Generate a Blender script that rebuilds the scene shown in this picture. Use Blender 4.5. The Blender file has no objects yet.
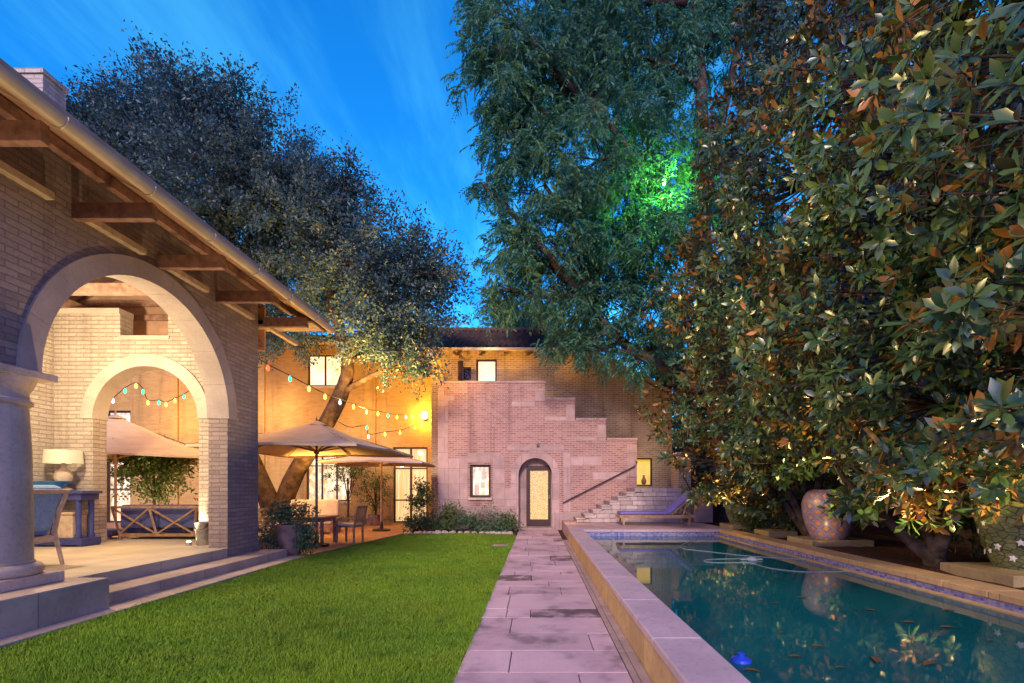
import bpy, math, random
import numpy as np
from mathutils import Vector, Matrix
from mathutils.geometry import tessellate_polygon
random.seed(7); RNG = np.random.default_rng(11)
R = math.radians; PI = math.pi
scene = bpy.context.scene; COL = scene.collection
F, VX, VY, CH = 505.0, 537.0, 488.0, 1.5
def at(x, y, Y): return Vector(((x-VX)/F*Y, Y, CH+(VY-y)/F*Y))
def on(x, y, z=0.0):
    Y = F*(CH-z)/(y-VY); return Vector(((x-VX)/F*Y, Y, z))
def lerp(a, b, t): return a+(b-a)*t

# ---------------------------------------------------------------- materials
class NT:
    def __init__(s, name):
        s.m = bpy.data.materials.new(name); s.m.use_nodes = True
        s.t = s.m.node_tree; s.n = s.t.nodes; s.l = s.t.links
        s.b = s.n['Principled BSDF']; s.out = s.n['Material Output']
    def add(s, typ, **kw):
        n = s.n.new(typ)
        for k, v in kw.items(): setattr(n, k, v)
        return n
    def link(s, a, b): s.l.new(a, b)
    def val(s, sock, v):
        if hasattr(v, 'is_output') : s.link(v, sock)
        else: sock.default_value = v
    def math(s, op, a, b=0.0, clamp=False):
        n = s.add('ShaderNodeMath', operation=op, use_clamp=clamp); s.val(n.inputs[0], a); s.val(n.inputs[1], b); return n.outputs[0]
    def mix(s, f, a, b, mode='MIX'):
        n = s.add('ShaderNodeMix', data_type='RGBA', blend_type=mode)
        s.val(n.inputs[0], f); s.val(n.inputs[6], a if hasattr(a,'is_output') else (*a,1)); s.val(n.inputs[7], b if hasattr(b,'is_output') else (*b,1)); return n.outputs[2]
    def ramp(s, f, p0, p1):
        n = s.add('ShaderNodeMapRange'); n.interpolation_type = 'SMOOTHSTEP'
        s.val(n.inputs[0], f); n.inputs[1].default_value = p0; n.inputs[2].default_value = p1; return n.outputs[0]
    def noise(s, scale, detail=4, vec=None, rough=.55):
        n = s.add('ShaderNodeTexNoise'); n.inputs['Scale'].default_value = scale; n.inputs['Detail'].default_value = detail; n.inputs['Roughness'].default_value = rough
        if vec is not None: s.link(vec, n.inputs['Vector'])
        return n.outputs['Fac']
    def pos(s): return s.add('ShaderNodeNewGeometry').outputs['Position']
    def objc(s): return s.add('ShaderNodeTexCoord').outputs['Object']
    def island(s): return s.add('ShaderNodeNewGeometry').outputs['Random Per Island']
    def bump(s, h, strength=.4, dist=.02):
        n = s.add('ShaderNodeBump'); n.inputs['Strength'].default_value = strength; n.inputs['Distance'].default_value = dist
        s.link(h, n.inputs['Height']); s.link(n.outputs[0], s.b.inputs['Normal'])
    def fin(s, col=None, rough=.8, metal=0, spec=.3):
        if col is not None: s.val(s.b.inputs['Base Color'], col if hasattr(col,'is_output') else (*col,1))
        s.val(s.b.inputs['Roughness'], rough); s.b.inputs['Metallic'].default_value = metal; s.b.inputs['Specular IOR Level'].default_value = spec
        return s.m

def M_plain(name, c, rough=.6, metal=0, var=.25, scale=6, spec=.4, bump=0, bs=40):
    t = NT(name); v = t.objc()
    f = t.noise(scale, 5, v)
    col = t.mix(t.ramp(f, .3, .7), tuple(x*(1-var) for x in c), tuple(min(1, x*(1+var)) for x in c))
    if bump: t.bump(t.noise(bs, 4, v), bump, .01)
    return t.fin(col, rough, metal, spec)

def wall_uv(t):
    """u runs along the wall whichever way it faces, v is height"""
    g = t.add('ShaderNodeNewGeometry'); sn = t.add('ShaderNodeSeparateXYZ'); t.link(g.outputs['True Normal'], sn.inputs[0])
    sp = t.add('ShaderNodeSeparateXYZ'); t.link(g.outputs['Position'], sp.inputs[0])
    fx = t.math('GREATER_THAN', t.math('ABSOLUTE', sn.outputs[0]), .7)
    u = t.math('ADD', t.math('MULTIPLY', sp.outputs[1], fx), t.math('MULTIPLY', sp.outputs[0], t.math('SUBTRACT', 1.0, fx)))
    c = t.add('ShaderNodeCombineXYZ'); t.link(u, c.inputs[0]); t.link(sp.outputs[2], c.inputs[1])
    return c.outputs[0], g.outputs['Position'], sp.outputs[2]

def M_brick(name, c1, c2, mortar, bw, bh, ms=.012, bump=.6, dist=.012, stain=.35, stain_c=(.1,.09,.08), rough=.85):
    t = NT(name); uv, pos, z = wall_uv(t)
    # wobble so that courses are not ruler straight
    nz = t.add('ShaderNodeTexNoise'); nz.inputs['Scale'].default_value = 5; t.link(uv, nz.inputs['Vector'])
    vm = t.add('ShaderNodeVectorMath', operation='MULTIPLY_ADD'); t.link(nz.outputs['Color'], vm.inputs[0]); vm.inputs[1].default_value = (.012,.012,0); t.link(uv, vm.inputs[2])
    b = t.add('ShaderNodeTexBrick'); t.link(vm.outputs[0], b.inputs['Vector'])
    b.inputs['Color1'].default_value = (*c1,1); b.inputs['Color2'].default_value = (*c2,1); b.inputs['Mortar'].default_value = (*mortar,1)
    b.inputs['Scale'].default_value = 1; b.inputs['Brick Width'].default_value = bw; b.inputs['Row Height'].default_value = bh
    b.inputs['Mortar Size'].default_value = ms; b.inputs['Mortar Smooth'].default_value = .35; b.inputs['Bias'].default_value = -.1
    f = t.noise(1.1, 6, pos); f2 = t.noise(28, 4, pos)
    col = t.mix(t.math('MULTIPLY', t.ramp(f, .48, .78), stain), b.outputs['Color'], stain_c)
    col = t.mix(t.math('MULTIPLY', t.ramp(f2, .35, .75), .35), col, tuple(x*.55 for x in c1))
    sm = t.add('ShaderNodeMapping'); sm.inputs['Scale'].default_value = (2.6,2.6,.16); t.link(pos, sm.inputs[0]); f3 = t.noise(1.0, 5, sm.outputs[0], .65)
    col = t.mix(t.math('MULTIPLY', t.ramp(f3, .5, .74), .5), col, tuple(x*.42 for x in c2))
    h = t.math('ADD', t.math('MULTIPLY', b.outputs['Fac'], -1.0), t.math('MULTIPLY', f2, .55))
    t.bump(h, bump, dist)
    return t.fin(col, rough, 0, .2)

def M_stone(name, c, var=.25, joints=None, stain=.3, rough=.75, bump=.25, c_stain=(.12,.1,.09), island=0):
    t = NT(name); uv, pos, z = wall_uv(t)
    f = t.noise(1.7, 7, pos); f2 = t.noise(22, 5, pos)
    col = t.mix(t.ramp(f, .3, .7), tuple(x*(1-var) for x in c), tuple(min(1,x*(1+var*.6)) for x in c))
    col = t.mix(t.math('MULTIPLY', t.ramp(f2, .45, .8), stain), col, c_stain)
    if island:
        col = t.mix(t.math('MULTIPLY', t.island(), island), col, tuple(x*.55 for x in c))
    sm = t.add('ShaderNodeMapping'); sm.inputs['Scale'].default_value = (4,4,.3); t.link(pos, sm.inputs[0]); f3 = t.noise(1.0, 5, sm.outputs[0], .65)
    col = t.mix(t.math('MULTIPLY', t.ramp(f3, .5, .75), stain), col, tuple(x*.45 for x in c))
    h = f2
    if joints:
        b = t.add('ShaderNodeTexBrick'); t.link(uv, b.inputs['Vector']); b.inputs['Scale'].default_value = 1
        b.inputs['Brick Width'].default_value = joints[0]; b.inputs['Row Height'].default_value = joints[1]; b.inputs['Mortar Size'].default_value = .006
        b.inputs['Color1'].default_value = (1,1,1,1); b.inputs['Color2'].default_value = (.82,.82,.82,1); b.inputs['Mortar'].default_value = (.5,.5,.5,1)
        col = t.mix(1.0, col, b.outputs['Color'], 'MULTIPLY')
        h = t.math('SUBTRACT', t.math('MULTIPLY', f2, .4), b.outputs['Fac'])
    t.bump(h, bump, .01)
    return t.fin(col, rough, 0, .3)

def M_emit(name, c, s):
    t = NT(name); t.b.inputs['Base Color'].default_value = (*[x*.6 for x in c],1)
    t.b.inputs['Emission Color'].default_value = (*c,1); t.b.inputs['Emission Strength'].default_value = s; return t.m

def M_glow(name, c1, c2, s, scale=(3,3,.6)):
    """lit curtain or room seen behind a window: uneven warm glow"""
    t = NT(name); v = t.pos(); mp = t.add('ShaderNodeMapping'); mp.inputs['Scale'].default_value = scale; t.link(v, mp.inputs['Vector'])
    f = t.noise(2.2, 4, mp.outputs[0])
    col = t.mix(t.ramp(f, .35, .68), c1, c2)
    t.link(col, t.b.inputs['Emission Color']); t.b.inputs['Emission Strength'].default_value = s
    return t.fin((.5,.4,.28), .9)

def M_leaf(name, c, c2, back=None, rough=.45, spec=.4, trans=.0):
    t = NT(name); r = t.island()
    col = t.mix(r, c, c2)
    if back:
        g = t.add('ShaderNodeNewGeometry'); bk = t.mix(t.ramp(t.math('FRACT', t.math('MULTIPLY', r, 7.3)), .25, .65), (.075,.075,.022), back); col = t.mix(g.outputs['Backfacing'], col, bk)
    m = t.fin(col, rough, 0, spec)
    if trans:
        tr = t.add('ShaderNodeBsdfTranslucent'); t.link(col, tr.inputs[0]); mx = t.add('ShaderNodeMixShader'); mx.inputs[0].default_value = trans
        t.link(t.b.outputs[0], mx.inputs[1]); t.link(tr.outputs[0], mx.inputs[2]); t.link(mx.outputs[0], t.out.inputs[0])
    return m

MAT = {}
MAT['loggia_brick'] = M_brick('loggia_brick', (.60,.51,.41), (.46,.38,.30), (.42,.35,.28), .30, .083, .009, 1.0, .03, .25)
MAT['shaded_arcade_brick'] = M_brick('shaded_arcade_brick', (.40,.315,.26), (.28,.22,.18), (.26,.21,.175), .29, .08, .008, .8, .025, .3)  # darker copy of the loggia brick; the outer wall's shade is in the colour
MAT['shaded_arch_stone'] = M_stone('shaded_arch_stone', (.42,.35,.29), .15, None, .2)  # ring stone darkened for the outer arches, shade included in the colour
MAT['house_brick'] = M_brick('house_brick', (.40,.29,.18), (.27,.18,.105), (.52,.43,.31), .24, .075, .012, .5, .01, .25)
MAT['wing_brick_lit'] = M_brick('wing_brick_lit', (.52,.33,.11), (.40,.24,.075), (.44,.30,.12), .24, .075, .012, .5, .01, .3, (.22,.12,.04))  # house brick made yellower, with the amber lamplight put into its colour
MAT['pink_brick'] = M_brick('pink_brick', (.44,.24,.195), (.27,.135,.115), (.50,.37,.33), .21, .071, .012, .6, .012, .5, (.2,.11,.1))
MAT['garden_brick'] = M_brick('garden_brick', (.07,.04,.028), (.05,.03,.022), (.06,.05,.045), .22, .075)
MAT['rubble'] = M_stone('rubble_stone', (.60,.48,.42), .3, None, .45, .9, .8, (.14,.1,.1), .75)
MAT['masonry'] = M_brick('masonry', (.50,.40,.37), (.25,.2,.21), (.2,.17,.17), .33, .14, .012, 1.0, .03, .4)
MAT['limestone'] = M_stone('limestone', (.60,.47,.35), .2, None, .35)
MAT['ring_stone'] = M_stone('ring_stone', (.55,.47,.38), .15, None, .15)
MAT['step_stone'] = M_stone('step_stone', (.54,.42,.32), .2, (.95,.6), .25)
MAT['floor_stone'] = M_stone('floor_stone', (.56,.48,.36), .15, (1.2,.9), .1, .6)
MAT['pink_stone'] = M_stone('pink_stone', (.50,.345,.31), .2, (1.1,.55), .3, .8, .3, (.25,.15,.14))
MAT['plinth_stone'] = M_stone('plinth_stone', (.40,.28,.25), .2, (1.6,.75), .4)
MAT['coping_stone'] = M_stone('coping_stone', (.52,.38,.38), .12, None, .35, .7, .35, (.2,.14,.17), .15)
MAT['warm_coping'] = M_stone('warm_coping', (.60,.39,.17), .2, (1.2,.6), .35, .7, .3, (.15,.08,.05))
MAT['slab_stone'] = M_stone('slab_stone', (.36,.27,.13), .25, None, .4)
MAT['wood'] = M_plain('stained_wood', (.29,.17,.12), .55, 0, .3, 9, .3, .1)
MAT['soffit'] = M_plain('soffit_board', (.46,.29,.19), .6, 0, .15, 4, .3, .05)
MAT['pale_wood'] = M_plain('pale_wood', (.55,.42,.28), .6, 0, .2, 9)
MAT['teak'] = M_plain('teak', (.33,.2,.11), .55, 0, .25, 12)
MAT['gutter'] = M_plain('gutter_metal', (.52,.44,.30), .42, .25, .12, 3)
MAT['navy'] = M_plain('navy_fabric', (.09,.10,.22), .9, 0, .15, 30, .2, .15, 200)
MAT['lounger_fabric'] = M_plain('lounger_fabric', (.19,.16,.40), .9, 0, .12, 20, .2)
MAT['blue_fabric'] = M_plain('blue_fabric', (.22,.33,.56), .9, 0, .15, 30, .2)
MAT['blue_paint'] = M_plain('blue_paint', (.05,.06,.20), .4, 0, .15, 8)
MAT['bowl'] = M_plain('blue_glaze', (.05,.26,.52), .2, 0, .15, 8)
MAT['cream'] = M_plain('cream_fabric', (.66,.56,.40), .9, 0, .1, 10)
MAT['canvas'] = M_plain('tan_canvas', (.60,.47,.31), .9, 0, .08, 3, .2)
MAT['canvas2'] = M_plain('cream_canvas', (.66,.54,.42), .9, 0, .08, 3, .2)
MAT['dark_metal'] = M_plain('dark_metal', (.05,.04,.04), .4, .6, .2, 8)
MAT['steel'] = M_plain('galvanised_metal', (.4,.4,.38), .4, .8, .2, 10)
MAT['white'] = M_plain('white_paint', (.78,.76,.7), .6, 0, .06, 6)
MAT['frame'] = M_plain('bronze_frame', (.045,.018,.011), .45, .2, .2, 10)
MAT['terracotta'] = M_plain('glazed_pot', (.19,.13,.12), .4, 0, .35, 5)
MAT['bark'] = M_plain('bark', (.06,.04,.028), .95, 0, .5, 5, .1, 1.0, 14)
MAT['bark_dark'] = M_plain('bark_dark', (.07,.05,.042), .95, 0, .5, 6, .1, 1.0, 18)
MAT['soil'] = M_plain('mulch', (.07,.035,.022), .95, 0, .6, 25, .1, 1.0, 60)
MAT['rock'] = M_plain('rock', (.38,.31,.28), .9, 0, .3, 12, .2, .5)
MAT['hose'] = M_plain('white_hose', (.27,.31,.34), .4, 0, .05, 3)
MAT['float'] = M_plain('blue_plastic', (.02,.06,.5), .3, 0, .1, 3)
MAT['dead_leaf'] = M_leaf('dead_leaf', (.22,.09,.03), (.12,.06,.03))
MAT['oak'] = M_leaf('oak_leaf', (.024,.075,.105), (.085,.14,.115), None, .45, .5, .3)
MAT['elm'] = M_leaf('elm_leaf', (.028,.17,.175), (.14,.28,.085), None, .5, .4, .4)
MAT['magnolia'] = M_leaf('magnolia_leaf', (.012,.042,.022), (.055,.095,.022), (.31,.135,.03), .30, .6)
MAT['magnolia_bud'] = M_plain('magnolia_bud', (.5,.42,.25), .6, 0, .15, 20)
MAT['citrus'] = M_leaf('citrus_leaf', (.06,.12,.03), (.14,.2,.05), None, .4, .4, .1)
MAT['shrub'] = M_leaf('shrub_leaf', (.05,.10,.03), (.12,.17,.06), None, .5, .3, .1)
MAT['sage'] = M_leaf('sage_leaf', (.10,.13,.09), (.2,.22,.16), None, .6, .2, .1)
MAT['fern'] = M_leaf('fern_leaf', (.05,.12,.05), (.11,.19,.09), None, .5, .3, .1)
MAT['petal'] = M_plain('white_petal', (.75,.72,.66), .6, 0, .05, 6)

def M_tiles_roof():
    t = NT('roof_tile'); v = t.pos(); f = t.noise(6, 4, v)
    return t.fin(t.mix(t.ramp(f,.3,.7), (.07,.045,.05), (.13,.075,.07)), .7, 0, .3)
MAT['roof'] = M_tiles_roof()

def M_path():
    t = NT('path_stone'); pos = t.pos(); isl = t.island()
    f = t.noise(1.3, 6, pos); f2 = t.noise(9, 7, pos, .7); f3 = t.noise(45, 4, pos)
    base = t.mix(t.ramp(f,.3,.72), (.66,.45,.45), (.48,.32,.34))
    base = t.mix(t.math('MULTIPLY', isl, .42), base, (.30,.20,.22))
    f5 = t.noise(3.2, 6, pos, .6); dark = t.math('MULTIPLY', t.math('GREATER_THAN', isl, .86), t.ramp(f5, .36, .58))
    smudge = t.math('MULTIPLY', t.ramp(f, .44, .62), t.ramp(f5, .44, .64))
    d = t.math('MAXIMUM', t.math('MULTIPLY', dark, .9), t.math('MULTIPLY', smudge, .6))
    col = t.mix(d, base, (.075,.05,.055))
    col = t.mix(t.math('MULTIPLY', t.ramp(f3,.5,.8), .25), col, (.2,.13,.14))
    t.bump(t.math('ADD', f2, f3), .3, .01)
    return t.fin(col, .62, 0, .35)
MAT['path'] = M_path()

def M_patio():
    t = NT('patio_brick'); pos = t.pos()
    b = t.add('ShaderNodeTexBrick'); t.link(pos, b.inputs['Vector']); b.inputs['Scale'].default_value = 1
    b.inputs['Brick Width'].default_value = .3; b.inputs['Row Height'].default_value = .3; b.inputs['Mortar Size'].default_value = .01
    b.inputs['Color1'].default_value = (.42,.22,.12,1); b.inputs['Color2'].default_value = (.30,.15,.08,1); b.inputs['Mortar'].default_value = (.25,.17,.11,1)
    f = t.noise(3, 5, pos)
    col = t.mix(t.math('MULTIPLY', t.ramp(f,.45,.75), .4), b.outputs['Color'], (.18,.09,.05))
    t.bump(b.outputs['Fac'], -.3, .01)
    return t.fin(col, .7, 0, .3)
MAT['patio'] = M_patio()

def M_lawn(name, k, island):
    t = NT(name); pos = t.pos(); f = t.noise(.9, 4, pos); f2 = t.noise(30, 3, pos)
    col = t.mix(t.ramp(f,.3,.7), (.10*k,.20*k,.006*k), (.26*k,.37*k,.012*k))
    if island: col = t.mix(t.island(), col, (.13*k,.27*k,.02*k))
    else: col = t.mix(t.ramp(f2,.3,.7), col, (.02*k,.05*k,.008*k))
    f3 = t.noise(.45, 5, pos, .65); col = t.mix(t.math('MULTIPLY', t.ramp(f3,.42,.68), .55), col, (.10*k,.145*k,.012*k))
    f4 = t.noise(3.5, 3, pos); col = t.mix(t.math('MULTIPLY', t.ramp(f4,.5,.75), .5), col, (.025*k,.085*k,.006*k))
    return t.fin(col, .6, 0, .25)
MAT['turf'] = M_lawn('turf', .6, False); MAT['blade'] = M_lawn('grass_blade', 1.0, True)

def M_water():
    t = NT('pool_water'); pos = t.pos()
    mp = t.add('ShaderNodeMapping'); mp.inputs['Scale'].default_value = (1,1,1); t.link(pos, mp.inputs['Vector'])
    f = t.noise(.5, 3, pos)
    col = t.mix(t.ramp(f,.3,.7), (.003,.080,.082), (.006,.120,.112))
    h = t.noise(2.2, 2, mp.outputs[0]); t.bump(h, .06, .02)
    t.b.inputs['IOR'].default_value = 1.33
    m = t.fin(col, .035, 0, .5); return m
MAT['water'] = M_water()

def M_tileband():
    t = NT('pool_tile'); uv, pos, z = wall_uv(t)
    b = t.add('ShaderNodeTexBrick'); t.link(uv, b.inputs['Vector']); b.inputs['Scale'].default_value = 1
    b.inputs['Brick Width'].default_value = .05; b.inputs['Row Height'].default_value = .035; b.inputs['Mortar Size'].default_value = .004; b.offset = 0
    b.inputs['Color1'].default_value = (.04,.06,.30,1); b.inputs['Color2'].default_value = (.34,.30,.42,1); b.inputs['Mortar'].default_value = (.2,.2,.26,1)
    return t.fin(b.outputs['Color'], .2, 0, .5)
MAT['pool_tile'] = M_tileband()

def M_mosaic(name, c1, c2, c3, n=14):
    t = NT(name); tc = t.add('ShaderNodeTexCoord'); sp = t.add('ShaderNodeSeparateXYZ'); t.link(tc.outputs['UV'], sp.inputs[0])
    a = t.math('ADD', t.math('MULTIPLY', sp.outputs[0], n), t.math('MULTIPLY', sp.outputs[1], n*.45)); b = t.math('SUBTRACT', t.math('MULTIPLY', sp.outputs[0], n), t.math('MULTIPLY', sp.outputs[1], n*.45))
    ck = t.add('ShaderNodeTexChecker'); cv = t.add('ShaderNodeCombineXYZ'); t.link(a, cv.inputs[0]); t.link(b, cv.inputs[1]); t.link(cv.outputs[0], ck.inputs['Vector']); ck.inputs['Scale'].default_value = 1
    fa = t.math('ABSOLUTE', t.math('SUBTRACT', t.math('FRACT', a), .5)); fb = t.math('ABSOLUTE', t.math('SUBTRACT', t.math('FRACT', b), .5))
    inner = t.math('LESS_THAN', t.math('MAXIMUM', fa, fb), .22)
    line = t.math('GREATER_THAN', t.math('MAXIMUM', fa, fb), .42)
    ck.inputs['Color1'].default_value = (*c1,1); ck.inputs['Color2'].default_value = (*c2,1)
    col = t.mix(inner, ck.outputs['Color'], c3); col = t.mix(line, col, (.3,.25,.3))
    v = t.add('ShaderNodeTexVoronoi'); v.inputs['Scale'].default_value = 45; t.link(tc.outputs['Object'], v.inputs['Vector'])
    col = t.mix(t.math('MULTIPLY', t.ramp(v.outputs['Distance'], .3, .6), .5), col, (.1,.08,.1))
    return t.fin(col, .3, 0, .5)
MAT['mosaic'] = M_mosaic('urn_mosaic', (.30,.17,.36), (.20,.14,.34), (.58,.27,.06), 10)

def M_leafmosaic(name):
    t = NT(name); oc = t.objc()
    mp = t.add('ShaderNodeMapping'); mp.inputs['Scale'].default_value = (9,9,16); mp.inputs['Rotation'].default_value = (.5,.6,.3); t.link(oc, mp.inputs['Vector'])
    v = t.add('ShaderNodeTexVoronoi'); v.inputs['Scale'].default_value = 1; t.link(mp.outputs[0], v.inputs['Vector'])
    ve = t.add('ShaderNodeTexVoronoi', feature='DISTANCE_TO_EDGE'); ve.inputs['Scale'].default_value = 1; t.link(mp.outputs[0], ve.inputs['Vector'])
    col = t.mix(v.outputs['Color'], (.10,.13,.06), (.24,.26,.12))
    col = t.mix(t.ramp(ve.outputs[0], .02, .09), (.035,.035,.03), col)
    return t.fin(col, .35, 0, .5)
MAT['leaf_mosaic'] = M_leafmosaic('leaf_mosaic')

MAT['curtain'] = M_glow('lit_curtain', (.85,.45,.12), (1,.8,.45), .95, (9,9,.35))
MAT['room'] = M_glow('lit_room', (.62,.32,.10), (1,.93,.66), 1.15, (3,3,2))
MAT['room_bright'] = M_glow('lit_shade', (1,.78,.38), (1,.9,.58), 1.25, (1,1,1))
MAT['yellow_room'] = M_glow('yellow_room', (.82,.46,.02), (.95,.62,.05), .85, (2,2,1))
def M_doorglass():
    t = NT('patterned_glass'); mp = t.add('ShaderNodeMapping'); mp.inputs['Scale'].default_value = (16,16,13); t.link(t.pos(), mp.inputs[0])
    v = t.add('ShaderNodeTexVoronoi', feature='DISTANCE_TO_EDGE'); v.inputs['Scale'].default_value = 1; t.link(mp.outputs[0], v.inputs['Vector'])
    col = t.mix(t.ramp(v.outputs[0], .02, .22), (.45,.22,.04), (1,.66,.22))
    t.link(col, t.b.inputs['Emission Color']); t.b.inputs['Emission Strength'].default_value = .75
    return t.fin((.4,.3,.15), .2)
MAT['door_glass'] = M_doorglass()
def M_glass():
    t = NT('window_glass'); tr = t.add('ShaderNodeBsdfTransparent'); gl = t.add('ShaderNodeBsdfGlossy'); gl.inputs['Roughness'].default_value = .02
    mx = t.add('ShaderNodeMixShader'); mx.inputs[0].default_value = .07; t.link(tr.outputs[0], mx.inputs[1]); t.link(gl.outputs[0], mx.inputs[2]); t.link(mx.outputs[0], t.out.inputs[0]); return t.m
MAT['glass'] = M_glass()
MAT['lamp_shade'] = M_emit('lamp_shade', (.9,.78,.52), .35)
BULB = {'r': M_emit('bulb_red', (1,.06,.03), 5), 'g': M_emit('bulb_green', (.03,1,.35), 3.5), 'y': M_emit('bulb_yellow', (1,.50,.05), 7), 'w': M_emit('bulb_white', (.8,.9,1), 3)}
MAT['lamp_glow'] = M_emit('lamp_glow', (1,.72,.3), 14)
MAT['green_glow'] = M_emit('green_glow', (.25,1,.3), 12)
MAT['spot_glow'] = M_emit('spot_glow', (1,.8,.45), 14)

# ---------------------------------------------------------------- mesh helpers
def wloc(o):
    v = Vector((0,0,0))
    while o: v += o.location; o = o.parent
    return v
class MB:
    def __init__(s): s.v = []; s.f = []; s.uv = None
    def addv(s, vs): i = len(s.v); s.v += [tuple(p) for p in vs]; return i
    def box(s, x0, x1, y0, y1, z0, z1, mtx=None):
        p = [(x0,y0,z0),(x1,y0,z0),(x1,y1,z0),(x0,y1,z0),(x0,y0,z1),(x1,y0,z1),(x1,y1,z1),(x0,y1,z1)]
        if mtx is not None: p = [tuple(mtx @ Vector(q)) for q in p]
        i = s.addv(p)
        s.f += [[i+k for k in q] for q in ((0,3,2,1),(4,5,6,7),(0,1,5,4),(1,2,6,5),(2,3,7,6),(3,0,4,7))]; return s
    def bar(s, a, b, w, h, up=(0,0,1)):
        a = Vector(a); b = Vector(b); d = b-a; L = d.length; d.normalize(); up = Vector(up)
        if abs(d.dot(up)) > .98: up = Vector((0,1,0))
        sd = d.cross(up).normalized(); up = sd.cross(d)
        p = [a+sd*(w/2*i)+up*(h/2*j)+d*k for k in (0,L) for (i,j) in ((-1,-1),(1,-1),(1,1),(-1,1))]
        i = s.addv(p)
        s.f += [[i+k for k in q] for q in ((0,1,2,3),(7,6,5,4),(0,4,5,1),(1,5,6,2),(2,6,7,3),(3,7,4,0))]; return s
    def tube(s, pts, rad, n=8, cap=True):
        pts = [Vector(p) for p in pts]
        if not hasattr(rad, '__len__'): rad = [rad]*len(pts)
        base = len(s.v); ref = Vector((.3,.2,.9)).normalized()
        for k, p in enumerate(pts):
            d = (pts[min(k+1,len(pts)-1)]-pts[max(k-1,0)])
            d = d.normalized() if d.length > 1e-9 else Vector((0,0,1))
            a = d.cross(ref)
            if a.length < .05: a = d.cross(Vector((1,0,0)))
            a.normalize(); b = d.cross(a)
            s.addv([p+(a*math.cos(2*PI*j/n)+b*math.sin(2*PI*j/n))*rad[k] for j in range(n)])
        for k in range(len(pts)-1):
            for j in range(n):
                q = base+k*n; s.f.append([q+j, q+n+j, q+n+(j+1)%n, q+(j+1)%n][::-1])
        if cap:
            s.f.append([base+j for j in range(n)]); s.f.append([base+(len(pts)-1)*n+j for j in range(n)][::-1])
        return s
    def lathe(s, prof, c=(0,0,0), n=24, cap=True, noise=0):
        base = len(s.v); c = Vector(c)
        for (r, z) in prof:
            s.addv([c+Vector((r*math.cos(2*PI*j/n), r*math.sin(2*PI*j/n), z)) for j in range(n)])
        for k in range(len(prof)-1):
            for j in range(n): s.f.append([base+k*n+j, base+k*n+(j+1)%n, base+(k+1)*n+(j+1)%n, base+(k+1)*n+j])
        if cap:
            s.f.append([base+j for j in range(n)][::-1]); s.f.append([base+(len(prof)-1)*n+j for j in range(n)])
        return s
    def wall(s, outer, holes, plane, d0, d1):
        """2D polygon with holes extruded: plane 'y' -> pts are (x,z), between y=d0 (front) and d1; plane 'x' -> pts are (y,z)"""
        loops = [outer]+list(holes); flat = [p for l in loops for p in l]
        P = (lambda p, d: (p[0], d, p[1])) if plane == 'y' else (lambda p, d: (d, p[0], p[1]))
        tris = tessellate_polygon([[Vector((p[0],p[1],0)) for p in l] for l in loops])
        i0 = s.addv([P(p,d0) for p in flat]); i1 = s.addv([P(p,d1) for p in flat])
        s.f += [[i0+a,i0+b,i0+c] for a,b,c in tris]; s.f += [[i1+c,i1+b,i1+a] for a,b,c in tris]
        o = 0
        for l in loops:
            n = len(l)
            for k in range(n):
                a, b = o+k, o+(k+1)%n; s.f.append([i0+a,i0+b,i1+b,i1+a])
            o += n
        return s
    def build(s, name, mat, parent=None, smooth=False, bevel=0, fix=False, angle=40):
        me = bpy.data.meshes.new(name); off = wloc(parent) if parent else Vector((0,0,0))
        me.from_pydata([(a-off.x,b-off.y,c-off.z) for a,b,c in s.v], [], s.f); me.update()
        if fix:
            import bmesh
            bm = bmesh.new(); bm.from_mesh(me); bmesh.ops.recalc_face_normals(bm, faces=bm.faces); bm.to_mesh(me); bm.free()
        o = bpy.data.objects.new(name, me); COL.objects.link(o); me.materials.append(mat if not isinstance(mat, str) else MAT[mat]); o.parent = parent
        if smooth:
            me.polygons.foreach_set('use_smooth', [True]*len(me.polygons))
            if angle < 180:
                try: me.set_sharp_from_angle(angle=R(angle))
                except Exception: pass
        if bevel:
            m = o.modifiers.new('bevel', 'BEVEL'); m.width = bevel; m.segments = 2; m.limit_method = 'ANGLE'; m.angle_limit = R(40)
        return o
def tag(o, label=None, cat=None, group=None, kind=None):
    if label: o['label'] = label
    if cat: o['category'] = cat
    if group: o['group'] = group
    if kind: o['kind'] = kind
    return o
def thing(name, label, cat, loc=(0,0,0), group=None):
    o = bpy.data.objects.new(name, None); o.empty_display_size = .2; COL.objects.link(o); o.location = loc
    return tag(o, label, cat, group)
def struct(mb, name, mat, **kw): return tag(mb.build(name, mat, **kw), kind='structure')
def copy_tree(o, parent=None):
    c = o.copy(); COL.objects.link(c); c.parent = parent
    for ch in [x for x in list(COL.objects) if x.parent == o]: copy_tree(ch, c)
    return c
def arc(cy, cz, r, a0, a1, n=40): return [(cy+r*math.cos(R(lerp(a0,a1,k/n))), cz+r*math.sin(R(lerp(a0,a1,k/n)))) for k in range(n+1)]

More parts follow.
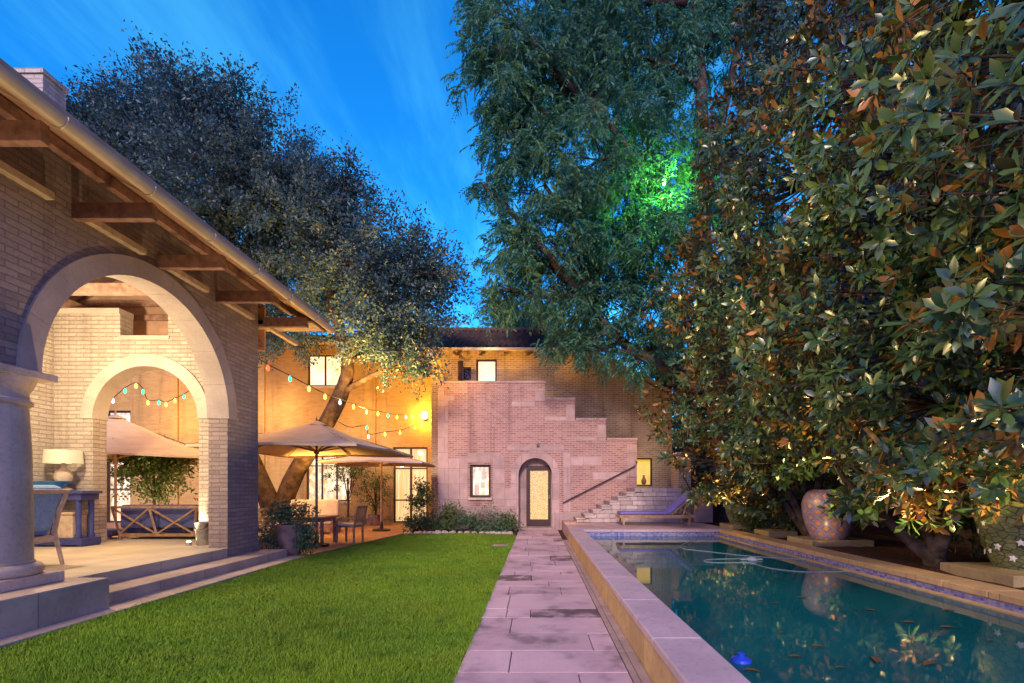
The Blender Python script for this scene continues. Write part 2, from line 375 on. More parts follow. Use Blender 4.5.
def np_mesh(name, verts, faces, mat, parent=None, smooth=True):
    """verts (n,3), faces (m,k) all the same size"""
    me = bpy.data.meshes.new(name); k = faces.shape[1]
    if parent is not None: verts = verts-np.array(wloc(parent))
    me.vertices.add(len(verts)); me.vertices.foreach_set('co', verts.astype(np.float32).ravel())
    me.loops.add(faces.size); me.loops.foreach_set('vertex_index', faces.astype(np.int32).ravel())
    me.polygons.add(len(faces)); me.polygons.foreach_set('loop_start', np.arange(0, faces.size, k, dtype=np.int32))
    if smooth: me.polygons.foreach_set('use_smooth', np.ones(len(faces), dtype=bool))
    me.update(calc_edges=True); me.validate()
    o = bpy.data.objects.new(name, me); COL.objects.link(o); me.materials.append(MAT[mat] if isinstance(mat,str) else mat); o.parent = parent
    return o
def unit(a): return a/np.maximum(np.linalg.norm(a, axis=-1, keepdims=True), 1e-9)
def leaf_arrays(P, D, U, L, W, full=False, droop=.12, fold=.12):
    """leaf per row: base P, direction D, upper side U"""
    D = unit(D); S = unit(np.cross(D, U)); U = np.cross(S, D); n = len(P); L = L[:,None]; W = W[:,None]
    if not full:
        b = P; l = P+D*L*.5-S*W*.5+U*W*fold; r = P+D*L*.5+S*W*.5+U*W*fold; t = P+D*L-U*L*droop
        V = np.stack([b,r,t,l],1).reshape(-1,3); i = np.arange(n)[:,None]*4
        Fc = np.concatenate([i+np.array([[0,1,2]]), i+np.array([[0,2,3]])]); return V, Fc
    st = [(.28,.36,.0),(.62,.46,-.25)]
    vs = [P]
    for (a, w, dz) in st:
        c = P+D*L*a+U*L*droop*dz
        vs += [c-S*W*w+U*W*fold, c, c+S*W*w+U*W*fold]
    vs.append(P+D*L*.98-U*L*droop)
    V = np.stack(vs,1).reshape(-1,3); i = np.arange(n)[:,None]*8
    tri = np.array([[0,2,1],[0,3,2],[1,2,5],[1,5,4],[2,3,6],[2,6,5],[4,5,7],[5,6,7]])
    return V, np.concatenate([i+q[None,:] for q in tri])
def rand_dirs(n): return unit(RNG.normal(size=(n,3)))
# ---------------------------------------------------------------- setting: ground, lawn, path, patio, pool
struct(MB().box(-150,150,-60,200,-.4,-.05), 'ground', 'soil')
# lawn sheet
lawn_poly = [(-4.95,-1),(-.655,-1),(-.655,15.6),(-.8,16.1),(-1.6,16.35),(-3.2,16.3),(-4.27,16.15),(-4.95,10.9)]
mb = MB(); i = mb.addv([(x,y,.0) for x,y in lawn_poly]); mb.f.append(list(range(i, i+len(lawn_poly)))); struct(mb, 'lawn', 'turf')
def in_poly(x, y, poly):
    c = np.zeros(len(x), bool); n = len(poly)
    for k in range(n):
        (x0,y0),(x1,y1) = poly[k], poly[(k+1)%n]
        if y0 == y1: continue
        c ^= ((y0 > y) != (y1 > y)) & (x < (x1-x0)*(y-y0)/(y1-y0)+x0)
    return c
n = 300000; u = RNG.random(n); gy = 3.4*(16.4/3.4)**u; gx = RNG.uniform(-4.97,-.61,n); k = in_poly(gx+.006*np.sin(gy*9)+.005*np.sin(gy*31), gy, [(-4.97,-1),(-.632,-1),(-.632,15.6)]+lawn_poly[3:]); gx, gy = gx[k], gy[k]; n = len(gx)
h = RNG.uniform(.03,.062,n)*(1+.25*np.sin(gx*3.1+gy*1.7)); w = .0032+.0006*gy; ang = RNG.uniform(0,PI,n); lean = RNG.normal(size=(n,2))*.022
P = np.stack([gx,gy,np.zeros(n)],1); dx = np.stack([np.cos(ang)*w, np.sin(ang)*w, np.zeros(n)],1)
V = np.stack([P-dx, P+dx, P+np.concatenate([lean,h[:,None]],1)],1).reshape(-1,3)
tag(np_mesh('grass', V, np.arange(3*n).reshape(-1,3), 'blade', smooth=False), 'short mown green grass of the lawn between porch and stone path', 'grass', kind='stuff')
# path: bedding plus individual flagstones in one surface
struct(MB().box(-.64,.885,-1,18.0,-.05,.003), 'path_bed', 'soil')
mb = MB(); y = 1.0; rr = random.Random(5)
while y < 17.9:
    d = rr.choice([.42,.55,.62,.8]); y2 = min(y+d, 17.95); cuts = [-.64]
    nsp = rr.choice([2,2,3,3]); xs = sorted(rr.uniform(-.42,.55) for _ in range(nsp-1))
    xs = [x for k, x in enumerate(xs) if k == 0 or x-xs[k-1] > .25]
    cuts += xs+[.735]
    for a, b in zip(cuts[:-1], cuts[1:]):
        mb.box(a+.004, b-.004, y+.004, y2-.004, -.02, .022+rr.uniform(-.002,.002))
    y = y2
struct(mb, 'path', 'path', bevel=.004)
mb = MB(); y = 1.0
while y < 14: mb.box(.742,.882,y+.004,y+.9-.004,-.02,.016); y += .9
struct(mb, 'path_edge_strip', 'plinth_stone', bevel=.004)
# patio
mb = MB(); pp = [(-26,10.62),(-4.97,10.62),(-4.97,10.92),(-4.29,16.17),(-4.29,21),(-26,21)]; mb.wall(pp, [], 'y', 0, 1); mb.v = [(a,c,.045 if b == 0 else -.05) for a,b,c in mb.v]
struct(mb, 'patio', 'patio', fix=True)
# planting bed in front of the stepped wall
mb = MB(); mb.wall([(-4.28,16.18),(-3.2,16.32),(-1.6,16.37),(-.8,16.12),(-.66,15.7),(-.66,18),(-4.28,18)], [], 'y', 0, 1); mb.v = [(a,c,.035 if b == 0 else -.05) for a,b,c in mb.v]
struct(mb, 'planting_bed', 'soil', fix=True)
# pool
PZ = .373
struct(MB().box(.885,1.235,1.2,14.05,-.05,.30), 'pool_wall', 'warm_coping')
mb = MB(); y = 1.2
while y < 13.7: mb.box(.868,1.247,y+.003,min(y+1.3,13.7)-.003,.303,PZ); y += 1.3
x = .868
while x < 5.3: mb.box(x+.003,min(x+1.15,5.36)-.003,13.706,14.1,.303,PZ); x += 1.15
struct(mb, 'pool_coping', 'coping_stone', bevel=.012)
mb = MB(); y = 1.2
while y < 13.7: mb.box(4.945,5.36,y+.003,min(y+.62,13.7)-.003,.290,PZ); y += .62
struct(mb, 'pool_edge', 'warm_coping', bevel=.012)
mb = MB(); mb.box(1.237,1.262,1.2,13.68,.12,.30); mb.box(4.955,4.98,1.2,13.68,.12,.288); mb.box(1.262,4.955,13.68,13.71,.12,.30)
struct(mb, 'pool_tile_band', 'pool_tile')
mb = MB(); mb.box(4.85,4.955,1.2,13.68,.05,.216)
struct(mb, 'pool_ledge', 'warm_coping')
mb = MB(); i = mb.addv([(1.262,1.2,.2),(4.955,1.2,.2),(4.955,13.68,.2),(1.262,13.68,.2)]); mb.f.append([i,i+1,i+2,i+3]); struct(mb, 'pool_water', 'water')
# deck behind the pool and bed on the right
struct(MB().box(.885,5.36,14.103,18.0,-.05,PZ-.006), 'pool_deck', 'pink_stone')
mb = MB(); nx, ny = 40, 70; xs = np.linspace(5.362,30,nx); xs[:30] = np.linspace(5.362,9,30); ys = np.linspace(0,40,ny); ys[:60] = np.linspace(0,19,60)
for y in ys:
    for x in xs: mb.v.append((x,y,PZ-.03+(.03*math.sin(x*5+y*3)*math.sin(y*4.1)+rr.uniform(-.012,.012) if x > 5.45 else 0)))
for j in range(ny-1):
    for i in range(nx-1): a = j*nx+i; mb.f.append([a,a+1,a+nx+1,a+nx])
struct(mb, 'soil_bed', 'soil', smooth=True)

# ---------------------------------------------------------------- porch steps and floor
FL = .37
struct(MB().box(-5.34,-4.955,2.0,10.75,-.05,.05), 'lawn_kerb', 'step_stone', bevel=.01)
struct(MB().box(-5.80,-5.31,5.9,10.75,-.05,.20), 'porch_step', 'step_stone', bevel=.012)
mb = MB(); mb.box(-9.76,-5.806,0,10.49,-.05,FL); mb.box(-12.5,-6.15,10.493,12.7,-.05,FL-.003)
struct(mb, 'porch_floor', 'floor_stone')

# ---------------------------------------------------------------- the brick loggia on the left
log = thing('brick_loggia', 'pale brick arcaded porch with round arches and broad timber eaves beside the lawn', 'porch', (-7.8,5.4,FL))
XF, XB = -5.80, -6.16
outer = [(10.5,.2),(10.5,6.0),(.2,6.0),(.2,.2),(1.33,.2),(1.33,2.8)]+arc(3.13,2.8,1.8,180,0)[1:]+[(4.93,2.8),(5.87,2.8)]+arc(7.67,2.8,1.8,180,0)[1:]+[(9.47,.2)]
w = MB().wall(outer, [], 'x', XF, XB).build('arcade_wall', 'shaded_arcade_brick', log, fix=True)
def ring(plane, c, z, r0, r1, d0, d1, nst=11):
    mb = MB(); P = (lambda a, b, d: (a, d, b)) if plane == 'y' else (lambda a, b, d: (d, a, b))
    for k in range(nst):
        a0, a1 = 180*k/nst+.06, 180*(k+1)/nst-.06; m = 6; base = len(mb.v)
        for j in range(m+1):
            a = R(lerp(a0,a1,j/m)); cs, sn = math.cos(a), math.sin(a)
            mb.v += [P(c+r0*cs,z+r0*sn,d0),P(c+r1*cs,z+r1*sn,d0),P(c+r1*cs,z+r1*sn,d1),P(c+r0*cs,z+r0*sn,d1)]
        for j in range(m):
            q = base+4*j
            for e in range(4): mb.f.append([q+e,q+(e+1)%4,q+4+(e+1)%4,q+4+e])
        mb.f += [[base,base+1,base+2,base+3],[base+4*m+3,base+4*m+2,base+4*m+1,base+4*m]]
    return mb
for cy in (7.67,3.13): ring('x', cy, 2.8, 1.785, 2.05, XF+.03, XB-.02, 9).build('arch_surround', 'shaded_arch_stone', log, fix=True)
# end wall with the inner arch and square opening
SQ = [(-8.42,4.98),(-7.42,4.98),(-7.42,4.55),(-8.42,4.55)]
outer = [(-9.76,FL),(-9.76,5.02),(-8.42,5.02),(-8.42,4.58),(-7.45,4.58),(-7.45,5.02),(XB,5.02),(XB,FL),(-6.83,FL),(-6.83,2.9)]+arc(-7.90,2.9,1.07,0,180)[1:]+[(-8.97,FL)]
MB().wall(outer, [], 'y', 10.2, 10.53).build('end_wall', 'loggia_brick', log, fix=True)
ring('y', -7.90, 2.9, 1.06, 1.30, 10.17, 10.545, 9).build('inner_arch_surround', 'ring_stone', log, fix=True)
mb = MB(); mb.box(-9.76,-8.42,10.17,10.55,5.02,5.13); mb.box(-7.45,XB,10.17,10.55,5.02,5.13); mb.box(-8.45,-7.42,10.18,10.54,4.50,4.58); mb.build('wall_cap', 'ring_stone', log, bevel=.006)
mb = MB(); mb.wall([(0,FL),(10.53,FL),(10.53,6.0),(0,6.0)], [], 'x', -9.76, -10.1); mb.box(-10.1,-5.8,-.3,-.02,FL,6); mb.build('back_wall', 'loggia_brick', log, fix=True)
# column with base, capital and plinth
CX, CY = -5.95, 5.455
col = MB().lathe([(.37,.68),(.365,1.2),(.355,1.9),(.33,2.42)], (CX,CY,0), 40).build('column', 'limestone', log, smooth=True)
MB().lathe([(.37,.535),(.43,.545),(.455,.58),(.455,.62),(.43,.655),(.385,.672),(.385,.69),(.37,.70)], (CX,CY,0), 40).build('base', 'limestone', col, smooth=True)
MB().lathe([(.33,2.40),(.365,2.42),(.372,2.44),(.365,2.46),(.335,2.475),(.335,2.57),(.36,2.60),(.385,2.66),(.405,2.715)], (CX,CY,0), 40).build('capital', 'limestone', col, smooth=True)
MB().box(CX-.42,CX+.40,CY-.42,CY+.40,2.715,2.797).build('abacus', 'limestone', col, bevel=.006)
MB().box(CX-.45,CX+.45,CY-.43,CY+.43,.422,.54).build('plinth', 'limestone', col, bevel=.01)
MB().box(-6.6,-5.16,1.0,6.1,.0,.42).build('pedestal', 'step_stone', log, bevel=.012)
# roof, soffit, rafters
def roofz(x): return 5.02+.56*(-4.62-x)
RX = -7.85
def sheet(mb, x0, x1, y0, y1, dz, th):
    a, b = roofz(x0)+dz, roofz(x1)+dz
    i = mb.addv([(x0,y0,a),(x1,y0,b),(x1,y1,b),(x0,y1,a),(x0,y0,a+th),(x1,y0,b+th),(x1,y1,b+th),(x0,y1,a+th)])
    mb.f += [[i+k for k in q] for q in ((0,3,2,1),(4,5,6,7),(0,1,5,4),(1,2,6,5),(2,3,7,6),(3,0,4,7))]
mb = MB(); sheet(mb, RX, -4.62, -1, 11.2, .06, .12)
zr = roofz(RX)
i = mb.addv([(RX,-1,zr+.06),(-11,-1,zr-1.7),(-11,11.2,zr-1.7),(RX,11.2,zr+.06),(RX,-1,zr+.18),(-11,-1,zr-1.58),(-11,11.2,zr-1.58),(RX,11.2,zr+.18)])
mb.f += [[i+k for k in q] for q in ((0,3,2,1),(4,5,6,7),(0,1,5,4),(1,2,6,5),(2,3,7,6),(3,0,4,7))]
mb.build('roof', 'roof', log, fix=True)
mb = MB(); x = -4.66
while x > RX+.1: sheet(mb, x-.265, x, -1, 11.15, .012, .03); x -= .275 if x > -5.6 else .285
mb.build('soffit', 'soffit', log, bevel=.004)
for k in range(9):
    y = 4.93-1.41*2+1.41*k
    if y > 10.9: break
    MB().box(-6.4,-4.80,y-.05,y+.05,4.86,5.06).build('outrigger', 'wood', log, bevel=.006)
    mb = MB(); mb.bar((RX,y-.06,roofz(RX)-.12), (-6.2,y-.06,roofz(-6.2)-.12), .09, .17); mb.build('rafter', 'wood', log, bevel=.005)
    if k % 2 == 1:
        mb = MB(); mb.bar((-9.7,y-.06,5.08), (-6.17,y-.06,5.08), .14, .18); mb.build('tie_beam', 'wood', log, bevel=.006)
MB().bar((-5.42,-1,5.37), (-5.42,11.1,5.37), .10, .13).build('purlin', 'wood', log, bevel=.006)
MB().bar((-7.85,-1,6.5), (-7.85,11.1,6.5), .14, .22).build('ridge_beam', 'wood', log, bevel=.006)
for x in (-9.55, -6.3): MB().bar((x,-.3,5.22), (x,11.1,5.22), .18, .2).build('wall_plate', 'wood', log, bevel=.006)
for k in range(8):
    y0 = 4.93-1.41*2+1.41*k+.09
    MB().box(XF+.003,XF+.10,y0,min(y0+.95,10.5),4.90,4.99).build('ledger', 'pale_wood', log, bevel=.005)
mb = MB(); mb.bar((-4.66,11.17,5.02), (RX,11.17,roofz(RX)+.02), .05, .2); mb.bar((RX,11.17,roofz(RX)+.02), (-11,11.17,roofz(RX)-1.7), .05, .2); mb.build('bargeboard', 'wood', log)
mb = MB(); mb.box(-6.1,-4.7,10.56,11.13,4.95,4.99); mb.build('verge_board', 'pale_wood', log)
# half round gutter with joint straps
mb = MB(); pts = []; n = 10
for k in range(n+1): a = R(180+180*k/n); pts.append((-4.54+.085*math.cos(a), 5.02+.095*math.sin(a)))
for r_ in (1.0,.9):
    for y in (-1,11.2): mb.v += [(-4.54+(x+4.54)*r_, y, 5.02+(z-5.02)*r_) for x, z in pts]
m = n+1
for k in range(n):
    mb.f.append([k,k+1,m+k+1,m+k]); mb.f.append([2*m+k,3*m+k,3*m+k+1,2*m+k+1])
    for e in (0,1): mb.f.append([e*m+k,e*m+k+1,(2+e)*m+k+1,(2+e)*m+k])
mb.f += [[0,m,3*m,2*m],[n,m+n,3*m+n,2*m+n]]
for y in (-1.0+.05, 11.2-.02): mb.box(-4.6,-4.48,y-.004,y+.004,4.94,5.02)
gut = mb.build('gutter', 'gutter', log, smooth=True, fix=True)
y = 1.5
while y < 11: MB().tube([(-4.54+.09*math.cos(R(180+18*k)), y, 5.02+.1*math.sin(R(180+18*k))) for k in range(11)], .009, 6).build('gutter_strap', 'gutter', gut, smooth=True); y += 1.1
mb = MB(); sheet(mb, -4.66, -4.605, -1, 11.2, -.02, .2); mb.build('fascia', 'soffit', log)
mb = MB(); mb.wall([(-10.05,4.5),(-5.95,4.5),(-5.95,5.5),(RX,6.55),(-10.05,5.5)], [], 'y', 11.02, 11.08); mb.build('gable_boards', 'soffit', log, fix=True)
for z in (4.62,5.2,5.5): MB().bar((-9.95,10.98,z),(-6.0,10.98,z),.07,.12).build('gable_beam', 'wood', log)
ch = MB().box(-9.9,-9.0,9.2,9.65,5.5,9.05).box(-9.93,-8.97,9.17,9.68,9.05,9.13).build('chimney', 'loggia_brick', log)

# ---------------------------------------------------------------- the main house
hs = thing('brick_house', 'long two-storey brick house with stepped pink garden wall, tiled roof and lit windows', 'house', (-3,19.6,0))
def window(x0, x1, z0, z1, y, mat, cols=1, rows=None, frame='frame', fw=.05, name='window', depth=.16, sill=None, glass=True, cur=True):
    mb = MB(); mb.box(x0,x0+fw,y,y+.07,z0,z1).box(x1-fw,x1,y,y+.07,z0,z1).box(x0+fw,x1-fw,y,y+.07,z1-fw,z1).box(x0+fw,x1-fw,y,y+.07,z0,z0+fw)
    for k in range(1, cols): x = lerp(x0,x1,k/cols); mb.box(x-fw*.6,x+fw*.6,y+.004,y+.066,z0+fw,z1-fw)
    for t in (rows or []): z = lerp(z0,z1,t); mb.box(x0+fw,x1-fw,y+.012,y+.06,z-fw*.4,z+fw*.4)
    f = mb.build(name, frame, hs, bevel=.004)
    if glass:
        g = MB(); i = g.addv([(x0+fw,y+.04,z0+fw),(x1-fw,y+.04,z0+fw),(x1-fw,y+.04,z1-fw),(x0+fw,y+.04,z1-fw)]); g.f.append([i,i+1,i+2,i+3]); g.build('pane', 'glass', f)
    if cur:
        c = MB(); nn = max(8, int((x1-x0)*40)); 
        for k in range(nn+1):
            x = lerp(x0+.01,x1-.01,k/nn); yy = y+depth+(.025*math.sin(k*1.3)+.012*math.sin(k*.41) if mat == 'curtain' else 0); c.v += [(x,yy,z0+.01),(x,yy,z1-.01)]
        for k in range(nn): c.f.append([2*k,2*k+2,2*k+3,2*k+1])
        c.build('curtain' if mat in ('curtain','room_bright') else 'lit_interior', mat, f, smooth=True)
    if sill:
        MB().box(x0-.06,x1+.06,y-sill-.02,y+.02,z0-.09,z0-.003).build('sill', 'limestone', f, bevel=.008)
    return f
def rect(x0, x1, z0, z1): return [(x0,z0),(x1,z0),(x1,z1),(x0,z1)]
# left wing, Y = 21
wins = [(-9.55,-8.15,5.75,7.05),(-9.6,-7.75,.95,3.0),(-5.98,-4.55,.05,3.2),(-17.95,-16.9,.05,4.72),(-13.6,-12.0,.9,3.0)]
MB().wall([(-26,0),(-4.1,0),(-4.1,7.5),(-26,7.5)], [rect(*q) for q in wins], 'y', 21.0, 21.3).build('wing_wall', 'wing_brick_lit', hs, fix=True)
window(*wins[0], 21.1, 'room_bright', 2, None, sill=.12)
window(*wins[1], 21.1, 'room', 3, (.72,), sill=.12)
fd = window(*wins[2], 21.08, 'curtain', 2, (.30,.72), fw=.07, name='french_door'); MB().box(-5.33,-5.30,21.04,21.08,1.0,1.2).build('handle', 'steel', fd)
fd = window(*wins[3], 21.08, 'room', 1, (.30,.42,.66), fw=.08, name='tall_door'); fd['label'] = 'tall lit glazed door seen through the inner porch arch'
window(*wins[4], 21.1, 'room', 2, (.72,), sill=.12)
for x0, x1 in ((-12.0,-11.3),(-7.15,-6.7),(-15.6,-14.9)): MB().box(x0,x1,20.93,20.998,.0,6.8).build('pilaster', 'wing_brick_lit', hs)
# link wall and main wall, Y = 19.6
MB().box(-4.1,-3.75,19.9,21.0,0,6.8).build('return_wall', 'wing_brick_lit', hs)
mw = [(-2.36,-1.56,5.55,6.5),(-2.86,-2.56,5.7,6.2),(3.70,4.47,1.58,2.66)]
MB().wall([(-4.1,0),(5.24,0),(5.24,5.15),(4.9,5.25),(2.05,6.85),(-4.1,6.85)], [rect(*q) for q in mw], 'y', 19.6, 19.9).build('main_wall', 'house_brick', hs, fix=True)
window(*mw[0], 19.66, 'room_bright', 1, None, fw=.07)
window(*mw[1], 19.66, 'room', 1, None, fw=.04, cur=False); MB().box(-2.86,-2.56,19.78,19.82,5.7,6.2).build('shutter', 'frame', hs)
f = window(*mw[2], 19.66, 'yellow_room', 1, None, fw=.05)
MB().lathe([(.05,1.64),(.09,1.70),(.1,1.8),(.05,1.9),(.035,1.95),(.05,2.0)], (4.18,19.76,0), 14).build('vase', 'terracotta', f, smooth=True)
MB().box(-3.05,-2.9,19.5,19.6,5.3,6.4).build('shutter_case', 'frame', hs)
MB().bar((5.24,19.75,5.2), (2.05,19.75,6.92), .42, .1).build('gable_coping', 'warm_coping', hs)
# roofs of barrel tiles
def tile_roof(x0, x1, ye, ze, yr, zr, name='roof'):
    mb = MB(); per = .24; nx = int((x1-x0)/per*6); rows = 11
    sl = Vector((0, yr-ye, zr-ze)); nrm = Vector((0,-(zr-ze),yr-ye)).normalized()
    for j in range(rows):
        for e in (0,1):
            t = (j+e)/rows
            for k in range(nx+1):
                x = lerp(x0,x1,k/nx); p = Vector((x,ye,ze))+sl*t+nrm*(.045*math.sin(2*PI*x/per)+.05*(1-e)*1.0)
                mb.v.append(tuple(p))
    for j in range(rows):
        for k in range(nx):
            a = j*2*(nx+1)+k; mb.f.append([a,a+1,a+nx+2,a+nx+1])
            if j < rows-1: b = a+nx+1; mb.f.append([b,b+1,b+nx+2,b+nx+1])
    return mb.build(name, 'roof', hs, smooth=True)
r = tile_roof(-5.2, 2.6, 18.75, 6.72, 22.4, 8.45)
mb = MB(); k = 0; x = -5.2
while x < 2.6: mb.tube([(x,22.4,8.5),(x+.34,22.4,8.5+.02)], [.1,.12], 10); x += .3
mb.build('ridge_tile', 'roof', r, smooth=True)
tile_roof(-26, -4.75, 20.1, 7.4, 24.0, 8.7)
mb = MB(); mb.box(-5.2,2.6,18.74,18.79,6.62,6.72); mb.box(-26,-4.75,20.08,20.13,7.30,7.4); mb.build('fascia', 'gutter', hs)
mb = MB(); i = mb.addv([(-5.2,18.79,6.64),(2.6,18.79,6.64),(2.6,19.9,6.86),(-5.2,19.9,6.86)]); mb.f.append([i,i+3,i+2,i+1]); i = mb.addv([(-26,20.13,7.32),(-4.75,20.13,7.32),(-4.75,21.2,7.5),(-26,21.2,7.5)]); mb.f.append([i,i+3,i+2,i+1]); mb.build('soffit', 'pale_wood', hs)
for k in range(9):
    x = -4.9+k*.9; MB().bar((x,18.82,6.56), (x,19.59,6.68), .08, .1).build('rafter_end', 'wood', hs)
mb = MB(); i = mb.addv([(-26,24.0,8.3),(2.6,24.0,8.3),(2.6,30,5),(-26,30,5)]); mb.f.append([i,i+1,i+2,i+3]); mb.build('rear_roof', 'roof', hs)
MB().box(-26,3,24.0,24.3,0,7.5).build('rear_wall', 'house_brick', hs)
MB().tube([(-4.0,18.9,6.6),(-3.75,19.3,6.1),(-3.62,19.5,5.8),(-3.62,19.5,4.9)], .05, 8).build('downpipe', 'gutter', hs, smooth=True)
# stepped garden wall hiding the stair, Y = 18
YF = 18.0
steps = [(.285,5.24),(1.354,4.64),(2.46,3.92),(3.56,3.21)]
outer = [(-3.53,0),(-3.53,5.24)]
x = None
for k, (x1, z1) in enumerate(steps):
    outer += [(x1, z1), (x1, steps[k+1][1] if k < 3 else 0)]
door_hole = [(.535,.0),(.535,1.97)]+arc(-.0625,1.97,.5975,0,180,24)[1:]+[(-.66,.0)]
win_hole = rect(-2.39,-1.65,1.16,2.33)
# outline must meet the ground beside the door opening: split the door out of the outline
ol = [(-3.53,0),(-3.53,5.24)]+outer[2:]+[(.535,0)]+door_hole[1:]
MB().wall(ol, [win_hole], 'y', YF, YF+.42).build('stepped_wall', 'pink_brick', hs, fix=True)
mb = MB(); mb.box(-3.5,-.72,YF+.43,19.59,4.2,4.4); mb.box(-3.53,-3.2,YF+.425,19.59,0,4.9); mb.box(3.2,3.53,YF+.425,19.59,1.55,3.0); mb.box(-.7,3.2,YF+.5,19.59,3.0,3.2); mb.build('stair_block', 'pink_stone', hs)
# stone trim standing 6 mm proud
y0, y1 = YF-.012, YF+.002
def tr(x0, x1, z0, z1): MB().box(x0,x1,y0,y1,z0,z1).build('stone_trim', 'pink_stone', hs, bevel=.004)
tr(-3.53,-3.16,.85,4.62); tr(-3.53,-2.95,4.622,4.80); tr(-3.53,-3.3,4.802,5.06)
tr(-3.155,-2.75,.85,2.55); tr(-2.745,-2.47,.85,2.62); tr(-2.47,-1.58,2.42,2.75); tr(-1.575,-1.15,.85,2.62); tr(-1.145,-.78,.85,1.5); tr(-1.575,-1.28,2.625,2.74)
tr(-.07,.285,4.60,5.05); tr(-.9,-.075,4.40,4.58); tr(1.05,1.354,3.88,4.45); tr(.29,1.045,3.9,4.03); tr(2.15,2.46,3.17,3.74); tr(1.36,2.145,3.2,3.32); tr(3.2,3.56,1.9,3.03); tr(2.0,3.195,1.8,2.05); tr(1.2,2.3,2.3,2.6); tr(.95,1.195,.65,2.75)
x = -3.53
for k, (x1, z1) in enumerate(steps):
    MB().box(x-(.02 if k == 0 else -.003),x1+.02,YF-.03,YF+.45,z1-.0,z1+.075).build('wall_coping', 'pink_stone', hs, bevel=.01); x = x1+.02
mb = MB(); mb.box(-3.56,-.72,YF-.035,YF+.001,0,.845); mb.box(.60,3.2,YF-.035,YF+.001,0,.62); mb.build('plinth', 'plinth_stone', hs, bevel=.01)
mb = MB(); P = lambda r_, a: (-.0625+r_*math.cos(a), 1.97+r_*math.sin(a)); nn = 20
for side in (-1,1):
    xa, xb = (-.0625+side*.5975, -.0625+side*.86)
    mb.box(min(xa,xb),max(xa,xb),YF-.022,YF+.003,.02,1.97)
for k in range(nn):
    a0, a1 = PI*k/nn, PI*(k+1)/nn; i = len(mb.v)
    for a in (a0,a1):
        for r_ in (.598,.862):
            q = P(r_,a); mb.v += [(q[0],YF-.022,q[1]),(q[0],YF+.003,q[1])]
    mb.f += [[i,i+2,i+6,i+4],[i+2,i+3,i+7,i+6],[i,i+4,i+5,i+1]]
mb.box(-1.05,.95,YF-.014,YF+.002,2.84,3.02)
mb.build('door_surround', 'pink_stone', hs, fix=True)
# recessed door
mb = MB(); mb.wall([(-.66,.0),(.535,.0),(.535,2.6),(-.66,2.6)], [rect(-.385,.50,.12,2.31)], 'y', YF+.40, YF+.5); mb.build('door_recess', 'plinth_stone', hs, fix=True)
MB().box(-.66,.535,YF-.2,YF+.4,.0,.1).build('doorstep', 'plinth_stone', hs, bevel=.01)
d = MB().wall(rect(-.385,.50,.12,2.31), [rect(-.25,.40,.36,2.13)], 'y', YF+.36, YF+.43).build('door', 'frame', hs, fix=True, bevel=.006)
g = MB(); i = g.addv([(-.25,YF+.41,.36),(.40,YF+.41,.36),(.40,YF+.41,2.13),(-.25,YF+.41,2.13)]); g.f.append([i,i+1,i+2,i+3]); g.build('pane', 'door_glass', d)
MB().tube([(.45,YF+.36,1.12),(.45,YF+.31,1.12),(.45,YF+.31,1.25)], .012, 8).build('handle', 'steel', d, smooth=True)
f = window(-2.39,-1.65,1.16,2.33, YF+.1, 'room', 1, None, fw=.085, sill=.15, depth=.3)
for (a,b,c,d_) in ((-2.02,-1.84,1.85,2.1),(-2.05,-1.9,1.5,1.72),(-2.27,-2.1,1.25,1.62)): MB().box(a,b,YF+.36,YF+.38,c,d_).build('picture', 'cream', f)
mb = MB(); mb.tube([(.03,YF-.01,3.05),(.03,YF-.08,3.07),(.03,YF-.14,3.02)], [.03,.045,.05], 10); mb.build('spotlight', 'steel', hs, smooth=True)
MB().tube([(.92,YF-.10,.98),(.97,YF-.1,1.0),(3.45,YF-.1,2.26),(3.55,YF-.1,2.40),(3.52,YF-.05,2.45)], .022, 8).build('handrail', 'dark_metal', hs, smooth=True)

# ---------------------------------------------------------------- garden stair to the landing, right of the stepped wall
st = thing('garden_stair', 'rough stone garden stair climbing right to the landing behind the blue lounger', 'stair', (2.5,16.9,PZ))
prof = [(1.25,PZ)]; x, z = 1.25, PZ
body = MB()
for k in range(8):
    x0 = 1.30+.27*k; z1 = PZ+.142*(k+1); body.box(x0+.31, 4.735, 16.56, 17.96, z1-.142, z1-.003); body.box(x0+.01, x0+.31, 16.56, 17.96, z1-.142, z1-.042); xx = x0
    while xx < 4.70:
        x2 = min(xx+rr.uniform(.16,.46), 4.738); body.box(xx+.004, x2-.004, 16.50+rr.uniform(-.022,.022), 16.7, z1-.140, z1-(.043 if xx < x0+.28 and k < 7 else .003)-rr.uniform(0,.006)); xx = x2
    MB().box(x0-.015,x0+.285,16.485,17.95,z1-.04,z1).build('tread', 'rubble', st, bevel=.012)
body.build('stone_body', 'rubble', st, bevel=.01)
MB().box(4.745,5.15,16.9,17.9,PZ,2.62).build('pier', 'house_brick', st)
MB().box(4.71,5.185,16.86,17.94,2.62,2.70).build('pier_cap', 'pink_stone', st, bevel=.012)
MB().box(5.155,5.75,16.5,17.2,PZ,1.35).box(5.13,5.78,16.47,17.23,1.35,1.43).build('low_pier', 'plinth_stone', st, bevel=.01)
MB().tube([(4.62,17.2,2.35),(4.66,16.8,2.3),(5.05,16.75,1.5),(5.08,16.75,1.45)], .025, 8).build('handrail', 'dark_metal', st, smooth=True)
